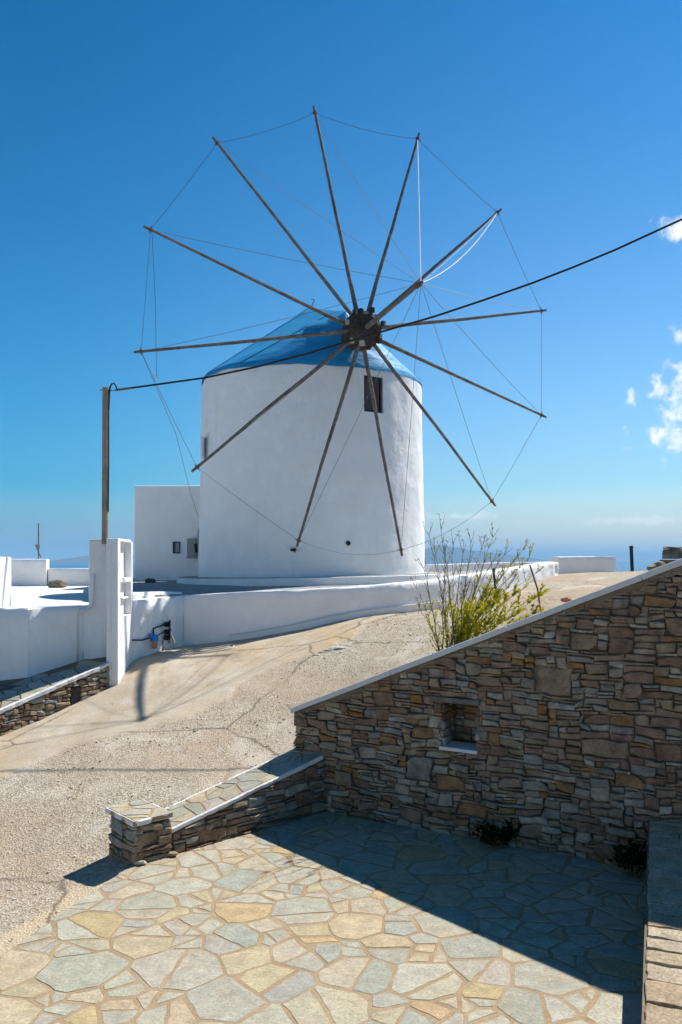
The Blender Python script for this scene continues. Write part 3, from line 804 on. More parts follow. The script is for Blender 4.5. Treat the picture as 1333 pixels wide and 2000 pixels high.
for (O, U, Nn, w) in ((Cn + LU * (ps0 - .005) + LN * (pd1 + .005), LU, LN, ps1 - ps0 + .012), (Cn + LU * (ps1 + .005) + LN * (pd1 + .005), -LN, LU, pd1 - pd0 + .012),
                      (Cn + LU * (ps0 - .005) + LN * (pd0 - .005), LU, -LN, ps1 - ps0 + .012), (Cn + LU * (ps0 - .005) + LN * (pd1 + .005), -LN, -LU, pd1 - pd0 + .012)):
    edge_strip('painted_edge', O, U, Nn, .0, w, lambda s: PZ - .004, lw, d1=.010, th=.052, inn=.008)
top_flags(Cn, LU, LN, ps0 - .004, ps1 + .006, pd0 - .006, pd1 + .006, lambda s: PZ - .006, lw, rng, .20, lift=(.004, .007))

# ------------------------------------------------------------------ stone ledge at lower right
PO = Vector((1.745, 4.634)); PU = Vector((.398, 1)).normalized(); PN = Vector((-PU.y, PU.x))     # left face looks towards -x
def par_top(s): return .35 + .062 * s
lg = empty('stone_ledge', (PO.x, PO.y, 0), 'low stone ledge paved with tan slabs at the right of the terrace', 'ledge')
SL0, SL1, WD = -1.6, 3.18, 1.5
vs, fs = slab_box(PO, PU, PN, SL0, SL1, -WD, -.004, lambda s: -.1, lambda s: par_top(s) - .02)
MB().add(vs, fs).build('ledge_core', M['warm_mortar'], lg)
rng = random.Random(41)
TAN = [((.50, .39, .25), 4), ((.46, .35, .22), 3), ((.52, .43, .30), 3), ((.44, .37, .27), 2)]
geos = []; s = SL0
while s < SL1 - .1:
    w = rng.uniform(.13, .29); d = -.018
    while d > -WD + .1:
        ln = rng.uniform(.22, .6); d2 = max(-WD, d - ln)
        q = [(s + .006 + rng.uniform(0, .010), d - .006), (s + .006 + rng.uniform(0, .012), d2 + .008), (min(s + w, SL1) - .006 - rng.uniform(0, .012), d2 + .008), (min(s + w, SL1) - .006 - rng.uniform(0, .012), d - .006)]
        vs, fs = stone_geo(roughen(q, rng, .06, .011), lambda a, b_, c_: ((PO + PU * a + PN * b_).x, (PO + PU * a + PN * b_).y, par_top(a) - .02 + c_), rng.uniform(.017, .021), .004, .004, rng, bulge=.003, tilt=.006)
        geos.append((w * ln, vs, fs, pick(TAN, rng, .08))); d = d2
    s += w
place_stones(geos, 'slab', M['ledge_stone'], lg)

# ------------------------------------------------------------------ windmill
MC = Vector((-.83, 23.0, 2.58)); MT = 8.08
mill = empty('windmill', MC, 'round white windmill with blue conical roof and twelve bare spokes', 'windmill')
def tower_mesh():
    nv, na = 70, 144; mb = MB(); vs = []; fs = []
    for j in range(nv + 1):
        f = j / nv; z = 2.30 + (MT - 2.30) * f; r = 3.245 - .105 * f
        top = max(0, z - (MT - .22)) / .22; r -= .16 * (1 - math.sqrt(max(0, 1 - top * top))) * 1.0
        r += .05 * max(0, (2.72 - z) / .14) ** 2 * .12
        for i in range(na):
            a = 2 * math.pi * i / na
            x, y = math.sin(a), -math.cos(a)
            d = .016 * mnoise.noise((x * 2.2, y * 2.2, z * .7)) + .013 * mnoise.noise((x * 6.5, y * 6.5, z * 1.9 + 5))
            vs.append((MC.x + x * (r + d), MC.y + y * (r + d), z + (.02 * mnoise.noise((x * 4, y * 4, 9)) if j == nv else 0)))
    for j in range(nv):
        for i in range(na):
            fs.append((j * na + i, j * na + (i + 1) % na, (j + 1) * na + (i + 1) % na, (j + 1) * na + i))
    fs.append(tuple(range(na - 1, -1, -1))); fs.append(tuple(nv * na + i for i in range(na)))
    return mb.add(vs, fs)
tower = tower_mesh().build('tower', M['tower'], None, smooth=True)
wa = math.asin((.83 + .03 + .83) / 3.18)                  # window bearing round the tower
wd = Vector((math.sin(wa), -math.cos(wa), 0)); wr = Vector((math.cos(wa), math.sin(wa), 0))
wz0, wz1, wwid = 6.77, 7.70, .60
wc = MC + wd * 3.15; wc.z = (wz0 + wz1) / 2
cut = MB().box(wc, (wwid, .62, wz1 - wz0), wa).build('cutter', M['tower'])
fix_normals(cut); fix_normals(tower)
bo = tower.modifiers.new('cut', 'BOOLEAN'); bo.object = cut; bo.operation = 'DIFFERENCE'; bo.solver = 'EXACT'
dg = bpy.context.evaluated_depsgraph_get()
nm = bpy.data.meshes.new_from_object(tower.evaluated_get(dg)); tower.modifiers.clear(); tower.data = nm
bpy.data.objects.remove(cut)
put(tower, mill)
try:
    nm.shade_auto_smooth = True
except Exception: pass
nm.set_sharp_from_angle(angle=R(40))
# window: dark frame and boards
win = MB(); cwd = wc + wd * (-.10)
for (dx, dz, sx, sz) in ((0, .43, .56, .06), (0, -.43, .56, .06), (-.255, 0, .05, .80), (.255, 0, .05, .80)):
    p = cwd + wr * dx + Vector((0, 0, dz)); win.box(p, (sx, .07, sz), wa)
wo = win.build('window', M['dark_frame'], mill)
for k in range(3):
    p = cwd + wr * (-.15 + .15 * k) - wd * .015
    MB().box(p, (.144, .035, .80), wa).build('shutter_board', M['shutter'], wo)
p = wc + Vector((0, 0, .47)) + wd * .02
# roof: lofted from the eave ring to a ridge that runs towards the shaft
AX = Vector((math.sin(.36592), -math.cos(.36592), 0)); AE = .0398
AXT = Vector((AX.x * math.cos(AE), AX.y * math.cos(AE), math.sin(AE)))
WC = Vector((.504, 19.519, 8.614))                          # wheel centre
R1 = Vector((-1.02, 23.35, 10.38)); R2 = Vector((.12, 20.55, 9.42))
def roof_pt(a, f):
    """a = bearing from -Y, f = 0 at the eave .. 1 at the ridge"""
    d = Vector((math.sin(a), -math.cos(a), 0))
    k = d.dot(AX); t = min(1, max(0, (k + .20) / 1.05)); t = t * t * (3 - 2 * t)
    top = R1.lerp(R2, t)
    front = max(0, k)
    rr = 3.14 + .02 * mnoise.noise((d.x * 3, d.y * 3, 0))
    base = Vector((MC.x, MC.y, MT - .03 - .10 * front ** 2 + .03 * mnoise.noise((d.x * 5, d.y * 5, 3)))) + d * rr
    p = base.lerp(top, f)
    sg = -.015 * math.sin(math.pi * f)
    p.z -= sg; 
    n_ = (.030 * mnoise.noise((p.x * 1.3, p.y * 1.3, p.z * 1.3)) + .022 * mnoise.noise((p.x * 3.4, p.y * 3.4, p.z * 3.4)) + .012 * math.sin(a * 26)) * math.sin(math.pi * min(1, f * 1.02))
    return p + d * n_
na, nr = 120, 16; vs = []; fs = []
for j in range(nr + 1):
    for i in range(na): vs.append(roof_pt(2 * math.pi * i / na, j / nr))
for j in range(nr):
    for i in range(na): fs.append((j * na + i, j * na + (i + 1) % na, (j + 1) * na + (i + 1) % na, (j + 1) * na + i))
b = len(vs)
for i in range(na):                                          # turned-down lip of the sheet
    p = Vector(vs[i]); d = Vector((p.x - MC.x, p.y - MC.y, 0)).normalized()
    vs.append(p + Vector((0, 0, -.09 - .025 * mnoise.noise((d.x * 8, d.y * 8, 1)))) + d * .012)
for i in range(na): fs.append((b + i, b + (i + 1) % na, (i + 1) % na, i))
roof = MB().add(vs, fs).build('roof', M['roof'], mill, smooth=True)
for a in (-1.15, -.62, 1.35, 2.4, 3.4, 4.4):  # folded seams of the sheet
    pts = [roof_pt(a, f / 12 * .98) + Vector((0, 0, .012)) for f in range(13)]
    MB().tube(pts, .009, 5).build('roof_seam', M['roof'], roof, smooth=True)
# hatch lying on the left slope
hp = [roof_pt(-.50, .62), roof_pt(-.18, .66), roof_pt(-.30, .80), roof_pt(-.66, .76)]
nrm = (hp[1] - hp[0]).cross(hp[3] - hp[0]).normalized()
nrm = nrm if nrm.z > 0 else -nrm
vs = [p + nrm * .015 for p in hp] + [p + nrm * (.09 if k in (0, 1) else .05) for k, p in enumerate(hp)]
MB().add(vs, [(3, 2, 1, 0), (4, 5, 6, 7), (0, 1, 5, 4), (1, 2, 6, 5), (2, 3, 7, 6), (3, 0, 4, 7)]).build('roof_hatch', M['roof'], roof, bevel=.008)
hk = [R1 + Vector((.18, -.1, -.05)), R1 + Vector((.18, -.1, .10)), R1 + Vector((.22, -.1, .15)), R1 + Vector((.24, -.1, .20)), R1 + Vector((.20, -.1, .235)), R1 + Vector((.15, -.1, .22))]
MB().tube(hk, .012, 6).build('roof_hook', M['black'], roof)
# wooden ring of the eave, seen below the lip
# plinth round the base
pl = []
for i in range(96):
    a = 2 * math.pi * i / 96; rr = 3.82 + .05 * mnoise.noise((math.sin(a) * 2, math.cos(a) * 2, 0))
    pl.append((MC.x + rr * math.sin(a), MC.y - rr * math.cos(a)))
pz = lambda x, y: 2.575 + .018 * (x + .8)
MB().prism(pl, 2.1, pz).build('plinth', M['white'], mill, bevel=.02)
pl2 = [(MC.x + (x - MC.x) * .985, MC.y + (y - MC.y) * .985) for x, y in pl]
MB().prism(pl2, lambda x, y: pz(x, y) - .01, lambda x, y: pz(x, y) + .012).build('plinth_paving', M['slate'], mill)
# hub
RT = Vector((math.cos(.36592), math.sin(.36592), 0)); UP = RT.cross(AXT); UP = UP if UP.z > 0 else -UP
def wp(th, r, d=0.0): return WC + (UP * math.cos(th) - RT * math.sin(th)) * r + AXT * d
vs = []; fs = []; n = 24
prof = [(-.36, .30), (-.34, .40), (-.16, .43), (-.14, .46), (.14, .46), (.16, .42), (.30, .40), (.34, .30)]
for (d, r) in prof:
    for k in range(n):
        vs.append(wp(2 * math.pi * k / n, r * (1 + .04 * mnoise.noise((k * .9, d * 8, 2))), d))
for j in range(len(prof) - 1):
    for k in range(n): fs.append((j * n + k, j * n + (k + 1) % n, (j + 1) * n + (k + 1) % n, (j + 1) * n + k))
fs += [tuple(range(n)), tuple((len(prof) - 1) * n + k for k in range(n - 1, -1, -1))]
hub = MB().add(vs, fs).build('hub', M['hub'], mill)
fix_normals(hub)
MB().tube([WC - AXT * 2.2, WC - AXT * .2], .22, 14).build('shaft', M['hub'], mill)
MB().tube([WC + AXT * .3, WC + AXT * 1.2, WC + AXT * 2.4, WC + AXT * 3.28], [.064, .058, .046, .034], 10).build('bowsprit', M['spoke'], mill)
BT = WC + AXT * 3.22
tie = MB()
for k in range(5): tie.tube([BT - AXT * (.02 + .035 * k), BT - AXT * (.045 + .035 * k)], .052 - .004 * (k % 2), 10)
tie.build('rope_binding', M['rust_tie'], mill, kind='stuff')
# twelve spokes, tips where the rays through the photo meet the wheel plane
TIPS = [(613, 208), (416, 268), (281, 442), (262, 688), (375, 921), (580, 1068), (786, 1086), (968, 988), (1067, 815), (1067, 606), (979, 409), (819, 261)]
tips = []; pale = plain('pale_cement', (.42, .40, .37), .9, .3)
for (u, v) in TIPS:
    ray = P(u, v, 1.0) - Vector((0, 0, EYE)); o_ = Vector((0, 0, EYE))
    t = (WC - o_).dot(AXT) / ray.dot(AXT); tips.append(o_ + ray * t)
rng = random.Random(77)
for i, T in enumerate(tips):
    d = (T - WC); L = d.length; d.normalize(); side = d.cross(AXT)
    off = AXT * (.10 if i % 2 else -.06)
    pts = []; rs = []
    for k in range(9):
        f = k / 8; r_ = .10 + (L - .10) * f
        pts.append(WC + d * r_ + off * (1 - f) + side * .03 * mnoise.noise((f * 2.5, i, 1)) * f * (1 - f) * 4)
        rs.append(.052 - .021 * f)
    sp = MB().tube(pts, rs, 8).build('spoke', M['spoke'], mill, smooth=False)
    # clamp piece along the root, wedge and tip binding
    q0, q1 = WC + d * .30 + off + AXT * .062, WC + d * 1.15 + off * .85 + AXT * .052
    if i % 3 != 1: MB().tube([q0, q1], [.040, .030], 6).build('splint', M['spoke'], sp)
    MB().box(WC + d * .44 + off * .9 + AXT * (.26 if i % 2 else .2) + side * rng.uniform(-.04, .04), (.10, .09, .12), rng.uniform(0, 3)).build('wedge', pale if i in (2, 4, 8, 5) else M['hub'], sp)
    tb = T - d * .16
    MB().tube([tb - d * .03, tb + d * .03], .046, 8).build('tip_binding', M['rust_tie'], sp)
    MB().tube([tb - side * .10, tb + side * .10], .008, 5).build('tip_peg', M['rust_tie'], sp)
tb = [T - (T - WC).normalized() * .16 for T in tips]
for i in range(12):
    a, c_ = tb[i], tb[(i + 1) % 12]
    loose = {5: .22, 6: .18, 11: .10, 0: .08}.get(i, .03)
    MB().tube(sag(a, c_, loose, 10), .005, 5).build('rim_wire', M['wire'], mill)
for i in range(12):
    if i in (11, 10):
        MB().tube(sag(BT, tb[i], .02 if i == 11 else .28, 14), .012, 6).build('white_rope', M['rope_white'], mill)
    if i not in (11,):
        MB().tube(sag(BT, tb[i], .05, 10), .005, 5).build('stay_wire', M['wire'], mill)
# loose line with a pale tag hanging from the upper left spoke, and one down to the house
a = tb[2] + Vector((.03, 0, 0)); e = P(306, 735, a.y)
MB().tube([a, a.lerp(e, .5) + Vector((.03, 0, 0)), e], .006, 5).build('loose_line', M['wire'], mill)
MB().box(e + Vector((0, 0, -.03)), (.07, .02, .07), .4).build('paper_tag', M['rope_white'], mill)
a = tb[3]; MB().tube([a, P(345, 850, a.y + .8), P(372, 960, 23.2), P(388, 1010, 24.6)], .006, 5).build('loose_line', M['wire'], mill)
# small fittings on the tower
def on_tower(u, v, out=0.0):
    r_ = Vector(((u - 666.5) / F, 1, 0)); c = Vector((MC.x, MC.y, 0)); rad = 3.22
    bq = r_.dot(c); A_ = r_.dot(r_); disc = bq * bq - A_ * (c.dot(c) - (rad + out) ** 2)
    Y = (bq - math.sqrt(max(0, disc))) / A_
    return P(u, v, Y)
p = on_tower(680, 1061, .0)
dd = Vector((p.x - MC.x, p.y - MC.y, 0)).normalized()
MB().tube([p - dd * .1, p + dd * .045], .058, 14).build('drain_spout', M['black'], mill)
p = on_tower(574, 1074, .0); dd = Vector((p.x - MC.x, p.y - MC.y, 0)).normalized()
lm = MB().box(p + dd * .07, (.13, .16, .07), .1).build('wall_lamp', M['black'], mill, bevel=.015)
MB().box(p + dd * .01 + Vector((.03, 0, -.005)), (.05, .06, .12)).build('bracket', M['steel'], lm)
p = on_tower(399, 876, .0)
MB().box(Vector((p.x - .0, p.y, p.z)), (.06, .5, .58), 0).build('shutter_edge', M['pipe_white'], mill, bevel=.01)

# ------------------------------------------------------------------ mill terrace and its white retaining wall
RP = [(-4.10, 15.62, 2.20), (-3.35, 17.0, 2.24), (-2.0, 16.76, 2.33), (-.8, 16.85, 2.37), (.3, 17.15, 2.42), (1.3, 17.62, 2.48), (2.3, 18.4, 2.55), (3.8, 20.0, 2.70), (5.2, 22.0, 2.83), (6.45, 24.0, 2.95)]
def resample(pts, step):
    out = []
    for a, c_ in zip(pts[:-1], pts[1:]):
        a, c_ = Vector(a), Vector(c_); n = max(1, int((c_ - a).length / step))
        for i in range(n): out.append(a.lerp(c_, i / n))
    out.append(Vector(pts[-1])); return out
def smooth_path(pts, it=3):
    p = [Vector(q) for q in pts]
    for _ in range(it):
        p = [p[0]] + [p[i] * .5 + (p[i - 1] + p[i + 1]) * .25 for i in range(1, len(p) - 1)] + [p[-1]]
    return p
def lumpy_wall(name, path, th, bottom, mat, parent, amp=.025, rows=12, side=1, round_=.03, freq=2.2, lump2=.012):
    """plastered wall along a path (x, y, top z); side = +1 if its face looks to the right of travel"""
    pts = path; n = len(pts); vs = []; fs = []
    prof = []
    for i, p in enumerate(pts):
        t = (pts[min(i + 1, n - 1)] - pts[max(i - 1, 0)]); t.z = 0; t.normalize()
        nr_ = Vector((t.y, -t.x, 0)) * side
        zb_ = bottom(p.x, p.y); row = []
        for k in range(rows + 1):
            z = zb_ + (p.z - zb_) * k / rows
            d = amp * mnoise.noise((p.x * freq, p.y * freq, z * freq)) + lump2 * mnoise.noise((p.x * 6, p.y * 6, z * 6))
            if k == rows: d -= round_ 
            if k == rows - 1: d -= round_ * .15
            q = p + nr_ * d; row.append((q.x, q.y, z - (0 if k < rows else .0)))
        row[-2] = (row[-2][0], row[-2][1], p.z - round_)
        q = p - nr_ * (th - round_); row.append((q.x, q.y, p.z + .006 * mnoise.noise((p.x * 3, p.y * 3, 1))))
        q = p - nr_ * th; row.append((q.x, q.y, p.z - round_)); row.append((q.x, q.y, zb_))
        vs += row
    K = rows + 4
    for i in range(n - 1):
        for k in range(K): fs.append((i * K + k, i * K + (k + 1) % K, (i + 1) * K + (k + 1) % K, (i + 1) * K + k))
    fs += [tuple(range(K)), tuple((n - 1) * K + k for k in range(K - 1, -1, -1))]
    o = MB().add(vs, fs).build(name, mat, parent, smooth=True)
    fix_normals(o); o.data.set_sharp_from_angle(angle=R(50)); return o
rw = empty('retaining_wall', (-.8, 16.85, 1.5), 'low curving whitewashed retaining wall in front of the windmill', 'wall')
base = lambda x, y: gz(x, y) - .15
path = smooth_path(resample([Vector(q) for q in RP[1:]], .12), 6)
lumpy_wall('wall_run', path, .42, base, M['white'], rw, amp=.03, round_=.035)
p0 = [Vector(q) for q in resample([Vector(RP[0]), Vector((-3.27, 17.15, 2.24))], .06)]
lumpy_wall('rough_wall_run', p0, .40, base, M['rough_white'], rw, amp=.045, round_=.03, freq=3.3, lump2=.03)
# end cap of the wall with the rough lump that catches the sun
e = path[-1]
lumpy_wall('wall_end', resample([Vector((6.44, 23.98, 2.945)), Vector((6.62, 24.25, 2.93)), Vector((6.5, 24.9, 2.92))], .1), .4, base, M['rough_white'], rw, amp=.06, lump2=.05)

# ring of paving from the plinth out to the wall and the kerb
outer = []
for i, q in enumerate(path):
    t = path[min(i + 1, len(path) - 1)] - path[max(i - 1, 0)]; t.z = 0; t.normalize(); outer.append(Vector((q.x - t.y * .2, q.y + t.x * .2, q.z - .03)))
outer += [Vector(q) for q in ((6.5, 25.2, 2.88), (4.5, 29, 2.6), (-.8, 29.5, 2.45), (-8.4, 29, 2.36), (-7.9, 25.5, 2.36), (-5.42, 17.1, 2.325), (-5.3, 16.8, 2.32), (-5.0, 16.45, 2.32), (-4.45, 15.98, 2.30), (-3.62, 17.0, 2.26))]
vs = []; fs = []; na = 180; ctr_ = Vector((MC.x, MC.y))
for i in range(na):
    a = 2 * math.pi * i / na; dr = Vector((math.sin(a), -math.cos(a))); best = (0, None)
    for p, q in zip(outer, outer[1:] + outer[:1]):
        e1 = Vector((q.x - p.x, q.y - p.y)); w_ = Vector((p.x, p.y)) - ctr_; den = dr.x * e1.y - dr.y * e1.x
        if abs(den) < 1e-9: continue
        tt = (w_.x * e1.y - w_.y * e1.x) / den; uu = (w_.x * dr.y - w_.y * dr.x) / den
        if tt > 0 and -1e-6 <= uu <= 1 + 1e-6 and tt > best[0]: best = (tt, p.lerp(q, uu))
    o_ = best[1]; i_ = Vector((MC.x + dr.x * 3.5, MC.y + dr.y * 3.5, 2.385 + .012 * dr.x))
    for f in (0, .33, .66, 1.0): vs.append(i_.lerp(o_, f))
    vs.append(Vector((o_.x, o_.y, 1.95)))
for i in range(na):
    j = (i + 1) % na
    for k in range(4): fs.append((i * 5 + k, i * 5 + k + 1, j * 5 + k + 1, j * 5 + k))
me = MB().add(vs, fs).mesh('mill_terrace'); me.materials.append(M['slate'])
mt_ = bpy.data.objects.new('mill_terrace', me); COL.objects.link(mt_)
tag(mt_, 'grey paved terrace round the foot of the windmill', 'terrace', kind='structure')
# white kerb of the mill terrace where it steps down to the whitewashed court
kp = resample([Vector((-8.0, 25.3, 2.40)), Vector((-5.45, 17.2, 2.345)), Vector((-5.3, 16.75, 2.34)), Vector((-5.0, 16.4, 2.35)), Vector((-4.55, 15.95, 2.35)), Vector((-4.3, 15.9, 2.35)), Vector((-3.62, 17.15, 2.33)), Vector((-3.45, 17.3, 2.30))], .2)
kb = lumpy_wall('terrace_kerb', smooth_path(kp, 2), .18, lambda x, y: 1.9, M['white'], None, amp=.02, side=1)
tag(kb, 'low rounded white kerb stepping up to the mill terrace', 'kerb')

# ------------------------------------------------------------------ whitewashed court at left with its walls
co = MB().prism([(-14, 14.55), (-5.7, 14.5), (-4.9, 15.1), (-4.4, 15.5), (-4.4, 16.2), (-5.2, 16.9), (-8.0, 26), (-8.0, 27.5), (-16, 27.5)], 1.0, 2.125).build('court_floor', M['floor_white'])
tag(co, 'sunlit whitewashed court floor left of the mill', 'court', kind='structure')
LWP = [Vector((-9.5, 14.7, 2.13)), Vector((-5.66, 14.40, 2.13))]
fw = empty('white_wall', (-5.6, 14.5, .8), 'shaded white retaining wall of the court, bending towards the pier', 'wall')
lumpy_wall('wall_run', resample(LWP, .15), .34, lambda x, y: .4, M['white'], fw, amp=.03)
lumpy_wall('wall_run', resample([Vector((-5.66, 14.405, 2.128)), Vector((-4.86, 15.02, 2.14))], .1), .34, lambda x, y: .5, M['rough_white'], fw, amp=.04, lump2=.02)
lumpy_wall('wall_run', resample([Vector((-4.86, 15.03, 2.14)), Vector((-4.62, 15.03, 2.15))], .1), .34, lambda x, y: .7, M['white'], fw, amp=.01)
lp = MB().tube([P(152, 1290, 14.95), P(152, 1205, 14.95), P(157, 1192, 14.95), P(175, 1190, 14.95), P(183, 1184, 14.95), P(186, 1120, 14.92)], .018, 7).build('conduit', M['pipe_white'], fw, smooth=True)
bx = MB().box((-6.83, 14.95, 2.58), (1.05, .62, .96)).build('white_block', M['white'], None, bevel=.03)
bx.location = (0, 0, 0)
tag(bx, 'square white parapet block on the court edge at the left', 'block')
bw = empty('court_back_wall', (-9.8, 26.8, 2.1), 'white parapet wall at the back of the court, stepping down beside the sea', 'wall')
lumpy_wall('high_run', resample([Vector((-16, 26.2, 3.05)), Vector((-9.95, 26.9, 3.04))], .3), .4, lambda x, y: 2.0, M['white'], bw, amp=.02)
lumpy_wall('low_run', resample([Vector((-9.93, 27.0, 2.72)), Vector((-7.6, 27.3, 2.72))], .3), .3, lambda x, y: 2.0, M['white'], bw, amp=.02)
def rock(name, c, r, seed, mat, label, cat='rock', group=None, sq=(1, 1, .6), tint=(.3, .25, .2), parent=None):
    bm = bmesh.new(); bmesh.ops.create_icosphere(bm, subdivisions=2, radius=1.0)
    for v_ in bm.verts:
        k = 1 + .35 * mnoise.noise((v_.co.x * 1.6 + seed, v_.co.y * 1.6, v_.co.z * 1.6))
        v_.co = Vector((v_.co.x * sq[0], v_.co.y * sq[1], v_.co.z * sq[2])) * r * k
    me_ = bpy.data.meshes.new(name); bm.to_mesh(me_); bm.free()
    ca = me_.color_attributes.new('tint', 'FLOAT_COLOR', 'POINT'); ca.data.foreach_set('color', np.array([tint + (1.,)] * len(me_.vertices), dtype=np.float32).ravel())
    me_.materials.append(mat); o = bpy.data.objects.new(name, me_); COL.objects.link(o); o.location = c
    return tag(o, label, cat, group)
rock('rock', P(112, 1141, 25.2), .27, 3, M['wall_stone'], 'brown rock lying at the back of the sunlit court', sq=(1.2, .8, .55))
rock('rock', P(294, 1133, 22.6) + Vector((0, 0, -.02)), .14, 9, M['wall_stone'], 'dark rock lying in front of the white house', sq=(1.2, .8, .6), tint=(.16, .15, .14))

# far antenna pole at left
ap = empty('antenna_pole', P(76, 1098, 33), 'slim pole rising behind the back wall of the court', 'pole')
MB().tube([P(76, 1110, 33), P(76, 1022, 33)], .034, 8).build('pole_shaft', M['pole'], ap)
MB().box(P(75, 1068, 32.9), (.12, .10, .2)).build('clamp', M['steel'], ap)
MB().tube([P(70, 1064, 32.9), P(76, 1078, 32.9), P(81, 1090, 32.9)], .02, 5).build('bracket_arm', M['wire'], ap)

# ------------------------------------------------------------------ white house behind the mill
hs_o = empty('white_house', (-4.2, 25, 2.3), 'plain white flat-roofed house tucked behind the windmill', 'house')
hb = MB().box((-4.0, 27.2, 3.72), (5.0, 4.4, 3.24)).build('house_wall', M['house'], hs_o, bevel=.04)
pz0, pz1 = P(338, 1081, 25).z, P(338, 1058, 25).z
xa, xb = P(338.5, 1070, 25).x, P(352.5, 1070, 25).x
wf = MB()
wf.box(((xa + xb) / 2, 24.985, pz0 + .02), (xb - xa, .06, .04)); wf.box(((xa + xb) / 2, 24.985, pz1 - .02), (xb - xa, .06, .04))
wf.box((xa + .035, 24.985, (pz0 + pz1) / 2), (.07, .06, pz1 - pz0 - .08)); wf.box((xb - .01, 24.985, (pz0 + pz1) / 2), (.02, .06, pz1 - pz0 - .08))
wo2 = wf.build('window', M['blue_frame'], hs_o)
MB().box(((xa + xb) / 2 + .03, 24.992, (pz0 + pz1) / 2), (xb - xa - .09, .03, pz1 - pz0 - .08)).build('pane', M['grey_box'], wo2)
c0 = P(376, 1070, 24.9)
mbx = MB().box((c0.x, 24.90, c0.z), (.30, .18, .58)).build('meter_box', M['grey_box'], hs_o, bevel=.015)
MB().box((c0.x, 24.92, c0.z - .31), (.36, .22, .03)).build('ledge', M['steel'], mbx)
MB().box((c0.x - .01, 24.805, c0.z + .01), (.24, .012, .48)).build('door', M['grey_box'], mbx)
MB().tube([P(387, 1086, 24.85), P(388, 1040, 24.85), P(391, 1030, 24.85)], .035, 8).build('riser_pipe', M['steel'], hs_o)
MB().tube([P(382, 1062, 24.82), P(384, 1080, 24.82)], .045, 8).build('junction', M['black'], hs_o)

# ------------------------------------------------------------------ pier with niches, pole and cable
pr = empty('white_pier', (-4.3, 15.1, .6), 'tall thin white pier with two niches in its sunlit side', 'pier')
b = MB(); x0, xm, x1, y0, y1, zb_, ztp = -4.305, -4.215, -4.092, 14.60, 15.66, .35, 3.40
b.box(((x0 + xm) / 2, (y0 + y1) / 2, (zb_ + ztp) / 2), (xm - x0, y1 - y0, ztp - zb_))
b.build('pier_slab', M['white'], pr, bevel=.015)
b = MB(); T_ = x1 - xm + .004; xc = xm + T_ / 2 - .002
b.box((xc, y0 + .09, (zb_ + ztp) / 2), (T_, .18, ztp - zb_ - .002))
b.build('pier_front', M['white'], pr, bevel=.012)
b = MB().box((xc, y1 - .065, (zb_ + ztp) / 2 - .02), (T_, .13, ztp - zb_ - .05)); b.build('pier_back', M['white'], pr, bevel=.02)
ym, yl = (y0 + .18 + y1 - .13) / 2, (y1 - .13) - (y0 + .18) + .004
for (za, zc) in ((3.345, 3.398), (2.58, 2.67), (.36, 1.95)):
    MB().box((xc, ym, (za + zc) / 2), (T_ - .006, yl, zc - za)).build('pier_rail', M['white'], pr, bevel=.008)
MB().box((xc - .02, ym + .15, 2.28), (T_ * .6, yl * .6, .03)).build('niche_shelf', M['white'], pr)
MB().box((-4.53, 15.17, 2.15), (.46, .34, 2.44)).build('pier_wing', M['white'], pr, bevel=.03)
MB().box((-4.52, 15.10, 3.375), (.40, .30, .03)).build('wing_cap', M['edge'], pr, bevel=.012)
MB().tube([(-4.365, 14.98, 1.24), (-4.365, 14.98, 3.36)], .075, 12).build('covered_pipe', M['white'], pr, smooth=True)
MB().tube([(-4.365, 14.97, 1.18), (-4.365, 14.97, 1.27)], .045, 10).build('pipe_end', M['terracotta'], pr)
PX, PY = -4.43, 14.95
pole = empty('utility_pole', (PX, PY, 3.35), 'slim weathered wooden pole standing on the white pier', 'pole')
ptop_ = P(206.5, 757, PY)
pb = Vector((PX, PY, 3.30))
MB().tube([pb, pb.lerp(ptop_, .5), ptop_], [.062, .060, .056], 12).build('pole_shaft', M['pole'], pole, smooth=False)
for v in (787, 817, 893, 938, 978, 1020, 1040):
    q = pb.lerp(ptop_, (P(206, v, PY).z - pb.z) / (ptop_.z - pb.z)); MB().tube([q - Vector((0, 0, .008)), q + Vector((0, 0, .008))], .064, 12).build('wire_strap', M['steel'], pole)
q = ptop_ - Vector((0, 0, .05)); MB().tube([q - Vector((.10, 0, 0)), q + Vector((.12, 0, 0))], .013, 6).build('bolt', M['steel'], pole)
MB().tube([P(213, 762, PY - .02), P(213, 900, PY - .02), P(212, 1000, PY - .02)], .012, 6).build('down_lead', M['cable'], pole)
# overhead cable: one straight run in plan from the pole to a far support outside the frame
A = Vector((PX, PY)); Bp = Vector((.4286 * 13.2, 13.2))
def cable_pt(u, v):
    k = (u - 666.5) / F; D = Bp - A; t = (k * A.y - A.x) / (D.x - k * D.y); y = A.y + D.y * t
    return P(u, v, y)
cpts = [cable_pt(u, v) for u, v in ((226, 762), (300, 752), (400, 738), (500, 717), (600, 691), (680, 667), (760, 644), (850, 618), (940, 588), (1040, 553), (1120, 522), (1200, 489), (1333, 428), (1480, 352), (1700, 225))]
cab = empty('overhead_cable', cpts[0], 'black overhead cable crossing in front of the mill wheel', 'cable')
MB().tube(cpts, .0185, 7).build('cable_run', M['cable'], cab, smooth=True)
lp = [P(213, 800, PY - .03), P(214, 775, PY - .03), P(215, 758, PY - .03), P(219, 750, PY - .03), P(224, 749, PY - .03), P(228, 755, PY - .03), P(229, 762, PY - .03)]
MB().tube(lp, .016, 7).build('drip_loop', M['cable'], cab, smooth=True)
MB().tube([P(212, 763, PY), P(225, 763, PY)], .010, 6).build('eye_hook', M['steel'], cab)
g = MB()
